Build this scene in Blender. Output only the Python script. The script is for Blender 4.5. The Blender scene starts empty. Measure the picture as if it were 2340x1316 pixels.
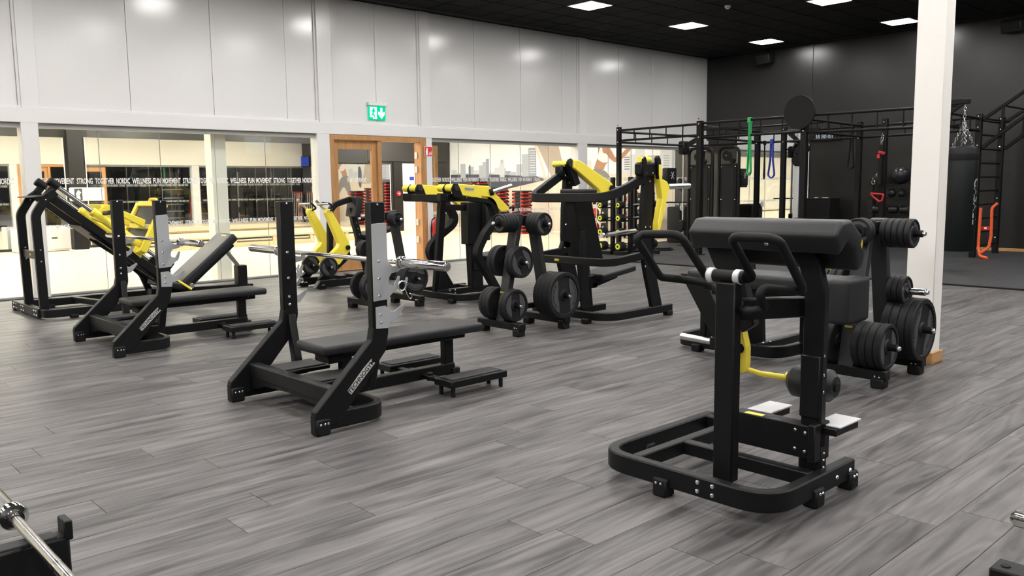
import bpy, bmesh, math, random
from mathutils import Vector, Matrix, Euler
random.seed(7)
PI = math.pi
scene = bpy.context.scene
COL = scene.collection

# ------------------------------------------------------------------ camera
cam_d = bpy.data.cameras.new('camera'); cam = bpy.data.objects.new('camera', cam_d); COL.objects.link(cam)
cam_d.sensor_width = 36.0; cam_d.lens = 29.527; cam_d.clip_start = 0.05; cam_d.clip_end = 200
yaw, pitch, roll = map(math.radians, (42.8749, 6.8433, -0.7088))
fw = Vector((math.sin(yaw)*math.cos(pitch), math.cos(yaw)*math.cos(pitch), -math.sin(pitch)))
rt = Vector((math.cos(yaw), -math.sin(yaw), 0)); up = rt.cross(fw)
rt2 = rt*math.cos(roll) + up*math.sin(roll); up2 = up*math.cos(roll) - rt*math.sin(roll)
cam.matrix_world = Matrix(((rt2.x, up2.x, -fw.x, 0), (rt2.y, up2.y, -fw.y, 0), (rt2.z, up2.z, -fw.z, 1.30), (0, 0, 0, 1)))
scene.camera = cam

# ------------------------------------------------------------------ world, light levels, exposure
w = bpy.data.worlds.new('world'); scene.world = w; w.use_nodes = True
w.node_tree.nodes['Background'].inputs[0].default_value = (0.75, 0.78, 0.85, 1)
w.node_tree.nodes['Background'].inputs[1].default_value = 0.02
GYM_LAMP = 71.0       # emission of the square ceiling lamps
GYM_LAMP_FAR = 52.0   # the dimmer zone towards the dark end wall
STUDIO_LAMP = 190.0    # emission of the studio ceiling lamps
scene.view_settings.view_transform = 'Standard'
scene.view_settings.look = 'None'
scene.view_settings.exposure = 0.0
scene.view_settings.gamma = 1.0
scene.view_settings.use_curve_mapping = False

# ------------------------------------------------------------------ materials
MATS = {}
def new_mat(name):
    m = bpy.data.materials.new(name); m.use_nodes = True; MATS[name] = m
    return m, m.node_tree.nodes, m.node_tree.links, m.node_tree.nodes['Principled BSDF']
def mat(name, col, rough=0.5, metal=0.0, spec=0.5, noise=0.0, nscale=40, bump=0.0, bscale=200, coat=0.0):
    m, N, L, B = new_mat(name)
    B.inputs['Base Color'].default_value = (*col, 1); B.inputs['Roughness'].default_value = rough
    B.inputs['Metallic'].default_value = metal; B.inputs['Specular IOR Level'].default_value = spec
    B.inputs['Coat Weight'].default_value = coat
    tc = N.new('ShaderNodeTexCoord')
    if noise:
        n = N.new('ShaderNodeTexNoise'); n.inputs['Scale'].default_value = nscale; n.inputs['Detail'].default_value = 4
        L.new(tc.outputs['Object'], n.inputs['Vector'])
        r = N.new('ShaderNodeMapRange'); r.inputs[3].default_value = 1-noise; r.inputs[4].default_value = 1+noise
        L.new(n.outputs['Fac'], r.inputs[0])
        mx = N.new('ShaderNodeMix'); mx.data_type = 'RGBA'; mx.blend_type = 'MULTIPLY'; mx.inputs[0].default_value = 1
        mx.inputs[6].default_value = (*col, 1); L.new(r.outputs[0], mx.inputs[7]); L.new(mx.outputs[2], B.inputs['Base Color'])
    if bump:
        n = N.new('ShaderNodeTexNoise'); n.inputs['Scale'].default_value = bscale; n.inputs['Detail'].default_value = 2
        L.new(tc.outputs['Object'], n.inputs['Vector'])
        b = N.new('ShaderNodeBump'); b.inputs['Strength'].default_value = bump; b.inputs['Distance'].default_value = 0.002
        L.new(n.outputs['Fac'], b.inputs['Height']); L.new(b.outputs[0], B.inputs['Normal'])
    return m
def emit(name, col, s):
    m = bpy.data.materials.new(name); m.use_nodes = True; N = m.node_tree.nodes; N.clear()
    e = N.new('ShaderNodeEmission'); o = N.new('ShaderNodeOutputMaterial')
    e.inputs[0].default_value = (*col, 1); e.inputs[1].default_value = s
    m.node_tree.links.new(e.outputs[0], o.inputs[0]); MATS[name] = m
    return m
mat('black', (0.0045, 0.0045, 0.005), 0.46, spec=0.25, bump=0.15, bscale=900)
mat('black_matt', (0.007, 0.007, 0.0075), 0.6, spec=0.25)
mat('pad', (0.011, 0.0115, 0.013), 0.47, spec=0.4, bump=0.35, bscale=350)
mat('rubber', (0.009, 0.009, 0.010), 0.6, spec=0.3, noise=0.2)
mat('plate_face', (0.055, 0.058, 0.062), 0.55)
mat('rubber_top', (0.02, 0.02, 0.02), 0.75, bump=0.5, bscale=500)
mat('grey_upright', (0.024, 0.024, 0.026), 0.45, spec=0.3)
mat('yellow', (0.93, 0.76, 0.07), 0.38)
mat('silver', (0.42, 0.44, 0.45), 0.42, metal=0.25)
mat('light_plate', (0.62, 0.62, 0.63), 0.45, metal=0.2)
mat('chrome', (0.78, 0.77, 0.75), 0.13, metal=1.0)
mat('satin_steel', (0.68, 0.67, 0.65), 0.3, metal=1.0)
mat('bolt', (0.75, 0.75, 0.75), 0.25, metal=1.0)
mat('knurl', (0.62, 0.60, 0.58), 0.24, metal=1.0)
mat('white_paint', (0.74, 0.73, 0.72), 0.19, spec=0.5)
mat('white_trim', (0.76, 0.75, 0.742), 0.26)
mat('cream_paint', (0.86, 0.84, 0.76), 0.5)
mat('column_paint', (0.86, 0.83, 0.79), 0.5)
mat('dark_wall', (0.015, 0.0147, 0.0143), 0.30, noise=0.06, nscale=3)
mat('studio_dark', (0.03, 0.03, 0.0295), 0.5)
mat('ceiling_grid', (0.014, 0.014, 0.0145), 0.7)
mat('ceiling_tile', (0.006, 0.006, 0.0062), 0.9, spec=0.2, noise=0.2, nscale=30)
mat('lamp_frame', (0.6, 0.6, 0.6), 0.5)
mat('mirror', (0.86, 0.87, 0.86), 0.02, metal=1.0)
mat('grey_frame', (0.30, 0.30, 0.295), 0.45)
mat('red', (0.55, 0.02, 0.018), 0.35)
mat('step_red', (0.42, 0.015, 0.012), 0.5)
mat('sign_red', (0.68, 0.03, 0.035), 0.4)
mat('sign_white', (0.9, 0.9, 0.88), 0.5)
mat('label_yellow', (0.85, 0.7, 0.25), 0.5)
mat('white_plastic', (0.8, 0.8, 0.79), 0.45)
mat('orange', (0.85, 0.12, 0.03), 0.6, bump=0.5, bscale=120)
mat('green_band', (0.03, 0.42, 0.12), 0.5)
mat('blue_band', (0.03, 0.05, 0.42), 0.5)
mat('yellow_lime', (0.72, 0.75, 0.03), 0.5)
mat('logo_grey', (0.48, 0.48, 0.47), 0.45)
mat('logo_yellow', (0.65, 0.5, 0.03), 0.5)
mat('letter_white', (0.85, 0.85, 0.83), 0.6)
mat('bag', (0.006, 0.008, 0.0085), 0.45, spec=0.3, bump=0.3, bscale=60)
mat('brass_hinge', (0.72, 0.7, 0.66), 0.35, metal=0.8)
mat('paper', (0.82, 0.81, 0.78), 0.6)
emit('lamp', (1.0, 0.972, 0.94), GYM_LAMP)
emit('lamp_far', (1.0, 0.976, 0.95), GYM_LAMP_FAR)
emit('studio_lamp', (1.0, 0.93, 0.80), STUDIO_LAMP)
emit('exit_green', (0.0, 0.62, 0.28), 1.3)
emit('exit_white', (0.75, 1.0, 0.93), 2.6)
emit('clock_digit', (0.75, 0.8, 0.85), 0.6)
emit('tv_blue', (0.08, 0.12, 0.6), 0.7)
emit('tv_cyan', (0.2, 0.5, 0.8), 1.4)

def glass_mat(name, tint):
    """thin pane: clear transmission plus a mirror reflection that grows towards grazing angles (Schlick)"""
    m = bpy.data.materials.new(name); m.use_nodes = True; N = m.node_tree.nodes; L = m.node_tree.links; N.clear()
    o = N.new('ShaderNodeOutputMaterial'); t = N.new('ShaderNodeBsdfTransparent'); t.inputs[0].default_value = (*tint, 1)
    g = N.new('ShaderNodeBsdfGlossy'); g.inputs['Roughness'].default_value = 0.01
    ge = N.new('ShaderNodeNewGeometry'); d = N.new('ShaderNodeVectorMath'); d.operation = 'DOT_PRODUCT'
    L.new(ge.outputs['Normal'], d.inputs[0]); L.new(ge.outputs['Incoming'], d.inputs[1])
    def mth(op, a, v=None, b=None):
        n = N.new('ShaderNodeMath'); n.operation = op
        if a is not None: L.new(a, n.inputs[0])
        if v is not None: n.inputs[1 if a is not None else 0].default_value = v
        if b is not None: L.new(b, n.inputs[1])
        return n.outputs[0]
    c = mth('ABSOLUTE', d.outputs['Value']); k = mth('SUBTRACT', None, 1.0, c); p = mth('POWER', k, 5.0); q = mth('MULTIPLY', p, 0.96); f = mth('ADD', q, 0.04)
    x = N.new('ShaderNodeMixShader'); L.new(f, x.inputs[0]); L.new(t.outputs[0], x.inputs[1]); L.new(g.outputs[0], x.inputs[2])
    L.new(x.outputs[0], o.inputs[0]); MATS[name] = m
glass_mat('glass', (0.95, 0.965, 0.955))

def wood_mat(name, c1, c2, scale, rough, axis=(0.7, 9, 9), bumpy=0.0, spec=0.5, rnd=1.0, lo=0.28, hi=0.74):
    """wood grain stretched along object X; each plank shifted by its own random number"""
    m, N, L, B = new_mat(name)
    tc = N.new('ShaderNodeTexCoord'); oi = N.new('ShaderNodeObjectInfo'); at = N.new('ShaderNodeAttribute'); at.attribute_name = 'prand'
    ad = N.new('ShaderNodeMath'); ad.operation = 'ADD'; L.new(oi.outputs['Random'], ad.inputs[0]); L.new(at.outputs['Fac'], ad.inputs[1])
    fr = N.new('ShaderNodeMath'); fr.operation = 'FRACT'; L.new(ad.outputs[0], fr.inputs[0])
    ml = N.new('ShaderNodeMath'); ml.operation = 'MULTIPLY'; ml.inputs[1].default_value = 37.0; L.new(fr.outputs[0], ml.inputs[0])
    va = N.new('ShaderNodeVectorMath'); va.operation = 'ADD'; L.new(tc.outputs['Object'], va.inputs[0]); L.new(ml.outputs[0], va.inputs[1])
    mp = N.new('ShaderNodeMapping'); mp.inputs['Scale'].default_value = axis; L.new(va.outputs[0], mp.inputs['Vector'])
    n1 = N.new('ShaderNodeTexNoise'); n1.inputs['Scale'].default_value = scale; n1.inputs['Detail'].default_value = 7; n1.inputs['Roughness'].default_value = 0.6; n1.inputs['Distortion'].default_value = 0.6
    L.new(mp.outputs[0], n1.inputs['Vector'])
    n2 = N.new('ShaderNodeTexNoise'); n2.inputs['Scale'].default_value = scale*0.42; n2.inputs['Detail'].default_value = 2; n2.inputs['Distortion'].default_value = 0.4
    L.new(mp.outputs[0], n2.inputs['Vector'])
    s1 = N.new('ShaderNodeMath'); s1.operation = 'MULTIPLY'; s1.inputs[1].default_value = 75.0; L.new(n2.outputs['Fac'], s1.inputs[0])
    s2 = N.new('ShaderNodeMath'); s2.operation = 'SINE'; L.new(s1.outputs[0], s2.inputs[0])
    s3 = N.new('ShaderNodeMapRange'); s3.inputs[1].default_value = -1; s3.inputs[2].default_value = 1; L.new(s2.outputs[0], s3.inputs[0])
    mx = N.new('ShaderNodeMix'); mx.data_type = 'FLOAT'; mx.inputs[0].default_value = 0.10; L.new(n1.outputs['Fac'], mx.inputs[2]); L.new(s3.outputs[0], mx.inputs[3])
    cr = N.new('ShaderNodeValToRGB'); cr.color_ramp.elements[0].position = lo; cr.color_ramp.elements[1].position = hi
    cr.color_ramp.elements[0].color = (*c1, 1); cr.color_ramp.elements[1].color = (*c2, 1); L.new(mx.outputs[0], cr.inputs[0])
    r = N.new('ShaderNodeMapRange'); r.inputs[3].default_value = 1-0.17*rnd; r.inputs[4].default_value = 1+0.17*rnd; L.new(fr.outputs[0], r.inputs[0])
    m2 = N.new('ShaderNodeMix'); m2.data_type = 'RGBA'; m2.blend_type = 'MULTIPLY'; m2.inputs[0].default_value = 1; L.new(cr.outputs[0], m2.inputs[6]); L.new(r.outputs[0], m2.inputs[7])
    L.new(m2.outputs[2], B.inputs['Base Color']); B.inputs['Roughness'].default_value = rough; B.inputs['Specular IOR Level'].default_value = spec
    if bumpy:
        b = N.new('ShaderNodeBump'); b.inputs['Strength'].default_value = bumpy; b.inputs['Distance'].default_value = 0.001
        L.new(mx.outputs[0], b.inputs['Height']); L.new(b.outputs[0], B.inputs['Normal'])
    return m
wood_mat('plank', (0.037, 0.0355, 0.036), (0.170, 0.160, 0.160), 1.5, 0.44, axis=(0.8, 7.5, 7.5), bumpy=0.12, spec=0.28, rnd=0.55, lo=0.33, hi=0.70)
wood_mat('joint', (0.03, 0.03, 0.03), (0.04, 0.04, 0.04), 2.2, 0.6)
wood_mat('oak', (0.36, 0.17, 0.06), (0.56, 0.30, 0.12), 3.0, 0.45, axis=(9, 9, 0.7), rnd=0.2)
wood_mat('oak_skirting', (0.42, 0.22, 0.08), (0.6, 0.34, 0.14), 3.0, 0.45, rnd=0.2)
wood_mat('studio_wood', (0.72, 0.60, 0.43), (0.82, 0.71, 0.54), 1.6, 0.33, rnd=0.25)
wood_mat('podium_wood', (0.60, 0.44, 0.26), (0.74, 0.57, 0.36), 2.0, 0.5, rnd=0.2)
m = mat('mat_rubber', (0.026, 0.0265, 0.028), 0.62, noise=0.35, nscale=120, bump=0.3, bscale=250)

# ------------------------------------------------------------------ mesh helpers
def V(*a): return Vector(a)
def finish(name, bm, mt, parent=None, loc=None, smooth=False, kind=None):
    bmesh.ops.recalc_face_normals(bm, faces=bm.faces)
    me = bpy.data.meshes.new(name); bm.to_mesh(me); bm.free()
    return link(name, me, mt, parent, loc, smooth, kind)
def link(name, me, mt, parent=None, loc=None, smooth=False, kind=None, rot=None):
    if mt is not None and not me.materials: me.materials.append(MATS[mt])
    if smooth and me.polygons:
        me.polygons.foreach_set('use_smooth', [True]*len(me.polygons))
        me.set_sharp_from_angle(angle=math.radians(38))
    o = bpy.data.objects.new(name, me); COL.objects.link(o)
    if parent: o.parent = parent
    if loc is not None: o.location = loc
    if rot is not None: o.rotation_euler = rot
    if kind: o['kind'] = kind
    return o
def bm_box(bm, size, mtx=Matrix(), bevel=0.0, seg=1):
    vs = bmesh.ops.create_cube(bm, size=1.0)['verts']
    for v in vs: v.co = Vector((v.co.x*size[0], v.co.y*size[1], v.co.z*size[2]))
    if bevel:
        es = list({e for v in vs for e in v.link_edges})
        r = bmesh.ops.bevel(bm, geom=es, offset=min(bevel, min(size)*0.45), segments=seg, profile=0.6, affect='EDGES')
        vs = list({v for f in r['faces'] for v in f.verts} | {v for v in vs if v.is_valid})
    bmesh.ops.transform(bm, matrix=mtx, verts=vs)
def frame_of(d, upv=(0, 0, 1)):
    d = Vector(d).normalized(); u = Vector(upv)
    if abs(d.dot(u.normalized())) > 0.999: u = Vector((1, 0, 0)) if abs(d.x) < 0.9 else Vector((0, 1, 0))
    s = u.cross(d).normalized(); u = d.cross(s)
    return d, s, u
def mtx_from(d, s, u, p): return Matrix(((d.x, s.x, u.x, p.x), (d.y, s.y, u.y, p.y), (d.z, s.z, u.z, p.z), (0, 0, 0, 1)))
def fillet_path(pts, rad, n=5, closed=False):
    P = [Vector(p) for p in pts]; out = []
    for i, p in enumerate(P):
        if not closed and i in (0, len(P)-1): out.append(p); continue
        a = P[i-1]; b = P[(i+1) % len(P)]; da = (a-p); db = (b-p)
        r = rad[i] if isinstance(rad, (list, tuple)) else rad
        ang = da.angle(db)
        if r <= 0 or ang > PI-0.02: out.append(p); continue
        t = min(r/math.tan(ang/2), da.length*0.48, db.length*0.48)
        A = p+da.normalized()*t; Bq = p+db.normalized()*t
        for k in range(n+1):
            s = k/n; out.append(A*(1-s)**2 + p*2*s*(1-s) + Bq*s*s)
    return out
def bm_sweep_rect(bm, pts, w, h, nrm, closed=False, ch=0.006):
    """rectangular section along a path lying in the plane normal to nrm: h along nrm, w in the plane"""
    nrm = Vector(nrm).normalized(); n = len(pts); rings = []
    for i, p in enumerate(pts):
        if closed: t0 = (p-pts[i-1]).normalized(); t1 = (pts[(i+1) % n]-p).normalized()
        else:
            t0 = (p-pts[i-1]).normalized() if i else (pts[1]-p).normalized()
            t1 = (pts[i+1]-p).normalized() if i < n-1 else t0
        t = (t0+t1).normalized(); s = nrm.cross(t).normalized(); k = 1/max(0.35, t.dot(t1))
        a, b = w/2, h/2; c = min(ch, a*.6, b*.6)
        sec = [(a-c, -b), (a, -b+c), (a, b-c), (a-c, b), (-a+c, b), (-a, b-c), (-a, -b+c), (-a+c, -b)]
        nn = s.cross(t).normalized()
        if nn.dot(nrm) < 0: nn = -nn
        rings.append([bm.verts.new(p + s*x*k + nn*y) for x, y in sec])
    m = len(rings)
    for i in range(m if closed else m-1):
        A = rings[i]; Bq = rings[(i+1) % m]
        for j in range(8): bm.faces.new((A[j], A[(j+1) % 8], Bq[(j+1) % 8], Bq[j]))
    if not closed: bm.faces.new(rings[0]); bm.faces.new(rings[-1][::-1])
def bm_tube(bm, pts, r, seg=10, closed=False):
    P = [Vector(p) for p in pts]; n = len(P); t = (P[1]-P[0]).normalized(); _, s, u = frame_of(t); rings = []
    for i, p in enumerate(P):
        if closed: t1 = (P[(i+1) % n]-P[i-1]).normalized()
        else: t1 = (P[min(i+1, n-1)]-P[max(i-1, 0)]).normalized()
        q = t.rotation_difference(t1); s = q @ s; u = q @ u; t = t1
        rr = r[i] if isinstance(r, (list, tuple)) else r
        rings.append([bm.verts.new(p + s*math.cos(2*PI*k/seg)*rr + u*math.sin(2*PI*k/seg)*rr) for k in range(seg)])
    for i in range(n if closed else n-1):
        A = rings[i]; Bq = rings[(i+1) % n]
        for j in range(seg): bm.faces.new((A[j], A[(j+1) % seg], Bq[(j+1) % seg], Bq[j]))
    if not closed: bm.faces.new(rings[0][::-1]); bm.faces.new(rings[-1])
def bm_lathe(bm, prof, mtx=Matrix(), seg=24, closed=False):
    rings = []; vs = []
    for r, z in prof:
        if r < 1e-6: ring = [bm.verts.new((0, 0, z))]
        else: ring = [bm.verts.new((r*math.cos(2*PI*k/seg), r*math.sin(2*PI*k/seg), z)) for k in range(seg)]
        rings.append(ring); vs += ring
    pr = list(zip(rings, rings[1:])) + ([(rings[-1], rings[0])] if closed else [])
    for A, Bq in pr:
        for j in range(seg):
            k = (j+1) % seg
            if len(A) == 1 and len(Bq) == 1: continue
            if len(A) == 1: bm.faces.new((A[0], Bq[j], Bq[k]))
            elif len(Bq) == 1: bm.faces.new((A[j], A[k], Bq[0]))
            else: bm.faces.new((A[j], A[k], Bq[k], Bq[j]))
    bmesh.ops.transform(bm, matrix=mtx, verts=vs)
def bm_prism(bm, poly, nrm, th, bevel=0.004):
    nrm = Vector(nrm).normalized()
    a = [bm.verts.new(Vector(p)-nrm*th/2) for p in poly]; f = bm.faces.new(a)
    r = bmesh.ops.extrude_face_region(bm, geom=[f]); nv = [g for g in r['geom'] if isinstance(g, bmesh.types.BMVert)]
    bmesh.ops.translate(bm, vec=nrm*th, verts=nv)
    if bevel:
        vs = a+nv; es = [e for e in {e for v in vs for e in v.link_edges}]
        bmesh.ops.bevel(bm, geom=es, offset=bevel, segments=1, profile=0.5, affect='EDGES')
_tm = {}
def text_mesh(s, size, extrude=0.0004, bold=0.0, squeeze=1.0):
    k = (s, size, bold, squeeze, extrude)
    if k in _tm: return _tm[k]
    c = bpy.data.curves.new('lettering', 'FONT'); c.body = s; c.size = size; c.extrude = extrude; c.offset = bold
    c.align_x = 'CENTER'; c.align_y = 'CENTER'; c.resolution_u = 2
    o = bpy.data.objects.new('lettering_tmp', c); COL.objects.link(o)
    dg = bpy.context.evaluated_depsgraph_get(); me = bpy.data.meshes.new_from_object(o.evaluated_get(dg))
    bpy.data.objects.remove(o); bpy.data.curves.remove(c); me.materials.clear()
    if squeeze != 1.0:
        for v in me.vertices: v.co.x *= squeeze
    me.name = 'lettering'; _tm[k] = me
    return me
def lettering(s, size, mt, parent, p, xdir, ydir, bold=0.0, squeeze=1.0, rel=None):
    me = text_mesh(s, size, bold=bold, squeeze=squeeze).copy()
    o = link('lettering', me, mt, parent)
    x = Vector(xdir).normalized(); y = Vector(ydir).normalized(); z = x.cross(y).normalized(); y = z.cross(x)
    p = Vector(p) - (Vector(rel) if rel else Vector((0, 0, 0)))
    o.matrix_local = mtx_from(x, y, z, p)
    return o
bmb = bmesh.new(); bm_lathe(bmb, [(0, 0.006), (0.006, 0.006), (0.009, 0.004), (0.0105, 0), (0.0105, -0.003), (0, -0.003)], seg=8)
BOLT = bpy.data.meshes.new('bolt'); bmesh.ops.recalc_face_normals(bmb, faces=bmb.faces); bmb.to_mesh(BOLT); bmb.free(); BOLT.materials.append(MATS['bolt'])

def tag(o, label=None, cat=None, group=None, kind=None):
    if label: o['label'] = label
    if cat: o['category'] = cat
    if group: o['group'] = group
    if kind: o['kind'] = kind
    return o
class Thing:
    """an Empty at the base of a thing; parts are given in world coordinates"""
    def __init__(s, name, label, cat, origin=(0, 0, 0), group=None):
        s.o = bpy.data.objects.new(name, None); COL.objects.link(s.o); s.o.location = origin; s.o.empty_display_size = 0.1
        s.O = Vector(origin); tag(s.o, label, cat, group)
    def _f(s, name, bm, mt, par, smooth=True):
        bmesh.ops.translate(bm, vec=-s.O, verts=bm.verts)
        return finish(name, bm, mt, par or s.o, smooth=smooth)
    def box(s, name, mt, c, size, bevel=0.005, rot=None, par=None, seg=1):
        bm = bmesh.new(); m = Matrix.Translation(Vector(c))
        if rot: m = m @ Euler(rot).to_matrix().to_4x4()
        bm_box(bm, size, m, bevel, seg); return s._f(name, bm, mt, par)
    def beam(s, name, mt, p, q, w, h, up=(0, 0, 1), bevel=0.005, par=None, seg=1):
        p = Vector(p); q = Vector(q); d, sd, u = frame_of(q-p, up); bm = bmesh.new()
        bm_box(bm, ((q-p).length, w, h), mtx_from(d, sd, u, (p+q)/2), bevel, seg); return s._f(name, bm, mt, par)
    def bar(s, name, mt, pts, w, h, nrm, fil=0.0, closed=False, par=None, n=6):
        bm = bmesh.new(); bm_sweep_rect(bm, fillet_path(pts, fil, n, closed), w, h, nrm, closed); return s._f(name, bm, mt, par)
    def tube(s, name, mt, pts, r, fil=0.0, seg=10, closed=False, par=None, n=5):
        bm = bmesh.new(); bm_tube(bm, fillet_path(pts, fil, n, closed), r, seg, closed); return s._f(name, bm, mt, par)
    def cyl(s, name, mt, p, q, r, seg=16, par=None, ch=0.003):
        p = Vector(p); q = Vector(q); d, sd, u = frame_of(q-p); L = (q-p).length; bm = bmesh.new(); c = min(ch, r*.5, L*.3)
        bm_lathe(bm, [(0, 0), (r-c, 0), (r, c), (r, L-c), (r-c, L), (0, L)], mtx_from(sd, u, d, p), seg); return s._f(name, bm, mt, par)
    def lathe(s, name, mt, p, q, prof, seg=20, par=None):
        p = Vector(p); q = Vector(q); d, sd, u = frame_of(q-p); bm = bmesh.new()
        bm_lathe(bm, prof, mtx_from(sd, u, d, p), seg); return s._f(name, bm, mt, par)
    def prism(s, name, mt, poly, nrm, th, bevel=0.004, par=None):
        bm = bmesh.new(); bm_prism(bm, poly, nrm, th, bevel); return s._f(name, bm, mt, par, smooth=False)
    def bolt(s, p, nrm, par=None, sc=1.0):
        o = link('bolt', BOLT, None, par or s.o); d, sd, u = frame_of(nrm)
        o.matrix_local = mtx_from(sd*sc, u*sc, d*sc, Vector(p)-s.O); return o
    def text(s, t, size, mt, p, xd, yd, par=None, bold=0.0, squeeze=1.0):
        return lettering(t, size, mt, par or s.o, p, xd, yd, bold, squeeze, rel=s.O)
def copy_tree(o, parent=None):
    c = o.copy(); COL.objects.link(c); c.parent = parent
    for ch in list(o.children): copy_tree(ch, c)
    return c
def struct(name, bm, mt, parent=None, smooth=False):
    return finish(name, bm, mt, parent, smooth=smooth, kind='structure' if not parent else None)
def sbox(name, mt, lo, hi, parent=None, bevel=0.0):
    bm = bmesh.new(); lo = Vector(lo); hi = Vector(hi)
    bm_box(bm, hi-lo, Matrix.Translation((lo+hi)/2), bevel); return struct(name, bm, mt, parent)
# ================================================================== THE SETTING
GY = 11.72          # plane of the glass wall
DX = 17.25          # plane of the dark wall
CZ = 4.25           # gym ceiling
FY = 21.4           # far wall of the studio
def cam_px(p):
    d = Vector(p) - Vector((0, 0, 1.3)); z = d.dot(fw)
    if z < 0.3: return None
    return (1170 + 1919.24*d.dot(rt2)/z, 658 - 1919.24*d.dot(up2)/z, z)
# ---- floor: base slab, planks one by one, the far ones joined
floor = sbox('floor', 'joint', (-10, -9, -0.12), (11.25, GY+0.02, -0.004))
PW, PL = 0.2, 1.45
def plank_mesh(L, Wd):
    bm = bmesh.new(); bm_box(bm, (L-0.0022, Wd-0.0022, 0.006), Matrix.Translation((0, 0, -0.003)), 0.0012)
    bmesh.ops.recalc_face_normals(bm, faces=bm.faces); me = bpy.data.meshes.new('plank'); bm.to_mesh(me); bm.free()
    me.materials.append(MATS['plank']); return me
PM = plank_mesh(PL, PW)
spots = []
for j in range(-40, 53):
    y = 1.05 + j*PW
    if y > GY-0.1 or y < -8: continue
    off = random.random()*PL
    i = 0
    x = -9.5 + off
    while x + PL/2 < 11.25:
        spots.append((x, y)); x += PL
    spots.append((x, y))
def pscore(s):
    best = 0
    for k in (-0.5, 0, 0.5):
        q = cam_px((s[0]+k*PL, s[1], 0))
        if q and -60 < q[0] < 2400 and q[1] < 1380: best = max(best, 1/q[2]**2)
    return best
spots = [s for s in spots if s[0]-PL/2 < 11.2]
spots.sort(key=pscore, reverse=True)
single = [s for s in spots[:320] if s[0]+PL/2 <= 11.25][:300]; rest = [s for s in spots if s not in set(single)]
for s in single: link('plank', PM, None, floor, (s[0], s[1], 0))
bm = bmesh.new(); lay = bm.loops.layers.float_color.new('prand')
for s in rest:
    x0, x1 = s[0]-PL/2+0.0011, min(s[0]+PL/2, 11.25)-0.0011; y0, y1 = s[1]-PW/2+0.0011, s[1]+PW/2-0.0011
    if x1 - x0 < 0.02: continue
    a = [bm.verts.new(c) for c in ((x0, y0, 0), (x1, y0, 0), (x1, y1, 0), (x0, y1, 0))]; b2 = [bm.verts.new((v.co.x, v.co.y, -0.006)) for v in a]
    fs = [bm.faces.new(a)] + [bm.faces.new((b2[k], b2[(k+1) % 4], a[(k+1) % 4], a[k])) for k in range(4)]
    r = random.random()
    for f in fs:
        for l in f.loops: l[lay] = (r, r, r, 1)
o = finish('planks', bm, 'plank', floor, kind='stuff')
sbox('floor_mat', 'mat_rubber', (11.25, -9, -0.12), (DX+0.2, GY+0.02, 0.012))
tr = sbox('trim_1', 'black_matt', (11.22, -9, -0.02), (11.285, GY-0.09, 0.018))
# rubber tiles on the training area
mat_o = bpy.data.objects['floor_mat']; mat_o.name = 'floor_2'
tm = None
for i in range(6):
    for j in range(14):
        x0 = 11.29 + i*0.99; y1 = 11.6 - j*0.99
        if tm is None:
            bm = bmesh.new(); bm_box(bm, (0.986, 0.986, 0.006), Matrix(), 0.0015)
            tm = bpy.data.meshes.new('rubber_tile'); bm.to_mesh(tm); bm.free(); tm.materials.append(MATS['mat_rubber'])
        link('rubber_tile', tm, None, mat_o, (x0+0.495, y1-0.495, 0.0135))
# ---- ceiling
ceil = sbox('ceiling', 'ceiling_grid', (-10, -9, CZ+0.012), (DX+0.2, GY+0.1, CZ+0.15))
T = 0.55
LX = [10.7+2.75*k for k in range(-6, 3)]; LY = [9.55-2.75*k for k in range(0, 6)]
lampset = {(round((x-10.7)/T), round((y-9.55)/T)) for x in LX for y in LY}
bm = bmesh.new(); bm_box(bm, (T-0.022, T-0.022, 0.014), Matrix(), 0.002)
CT = bpy.data.meshes.new('ceiling_tile'); bm.to_mesh(CT); bm.free(); CT.materials.append(MATS['ceiling_tile'])
cells = []
for i in range(-8, 13):
    for j in range(-15, 5):
        x = 10.7+i*T; y = 9.55+j*T
        if (i, j) in lampset or x > DX-T/2 or y > GY-0.06-T/2+0.1: continue
        cells.append((x, y))
cells.sort(key=lambda c: -(lambda q: (1/q[2] if q and -80 < q[0] < 2420 and q[1] > -80 else 0))(cam_px((c[0], c[1], CZ))))
for c in cells[:300]: link('ceiling_tile', CT, None, ceil, (c[0], c[1], CZ+0.006))
# ---- ceiling lamps
bm = bmesh.new(); bm_box(bm, (0.50, 0.50, 0.012), Matrix(), 0.004); LM = bpy.data.meshes.new('diffuser'); bm.to_mesh(LM); bm.free(); LM.materials.append(MATS['lamp'])
bm = bmesh.new()
for a in range(4): bm_box(bm, (0.545, 0.022, 0.018), Matrix.Rotation(a*PI/2, 4, 'Z') @ Matrix.Translation((0, 0.2615, 0)), 0.002)
LF = bpy.data.meshes.new('frame'); bm.to_mesh(LF); bm.free(); LF.materials.append(MATS['lamp_frame'])
LM2 = LM.copy(); LM2.materials.clear(); LM2.materials.append(MATS['lamp_far'])
lab = {(0, 0): 'leftmost square ceiling lamp in view, above the exit sign side of the white wall',
       (1, 0): 'second square ceiling lamp of the row along the white wall',
       (2, 0): 'square ceiling lamp nearest the corner of white and dark wall',
       (1, 1): 'square ceiling lamp cut by the top edge of the picture, left of the column',
       (2, 1): 'square ceiling lamp half hidden behind the white column'}
for x in LX:
    for y in LY:
        k = (round((x-10.7)/2.75), round((9.55-y)/2.75))
        e = bpy.data.objects.new('ceiling_lamp', None); COL.objects.link(e); e.location = (x, y, CZ)
        tag(e, lab.get(k, 'square white ceiling lamp panel outside the picture'), 'lamp', 'square ceiling lamps of the gym')
        link('diffuser', LM2 if x > 10 else LM, None, e, (0, 0, 0.001)); link('frame', LF, None, e, (0, 0, 0.003))
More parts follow.
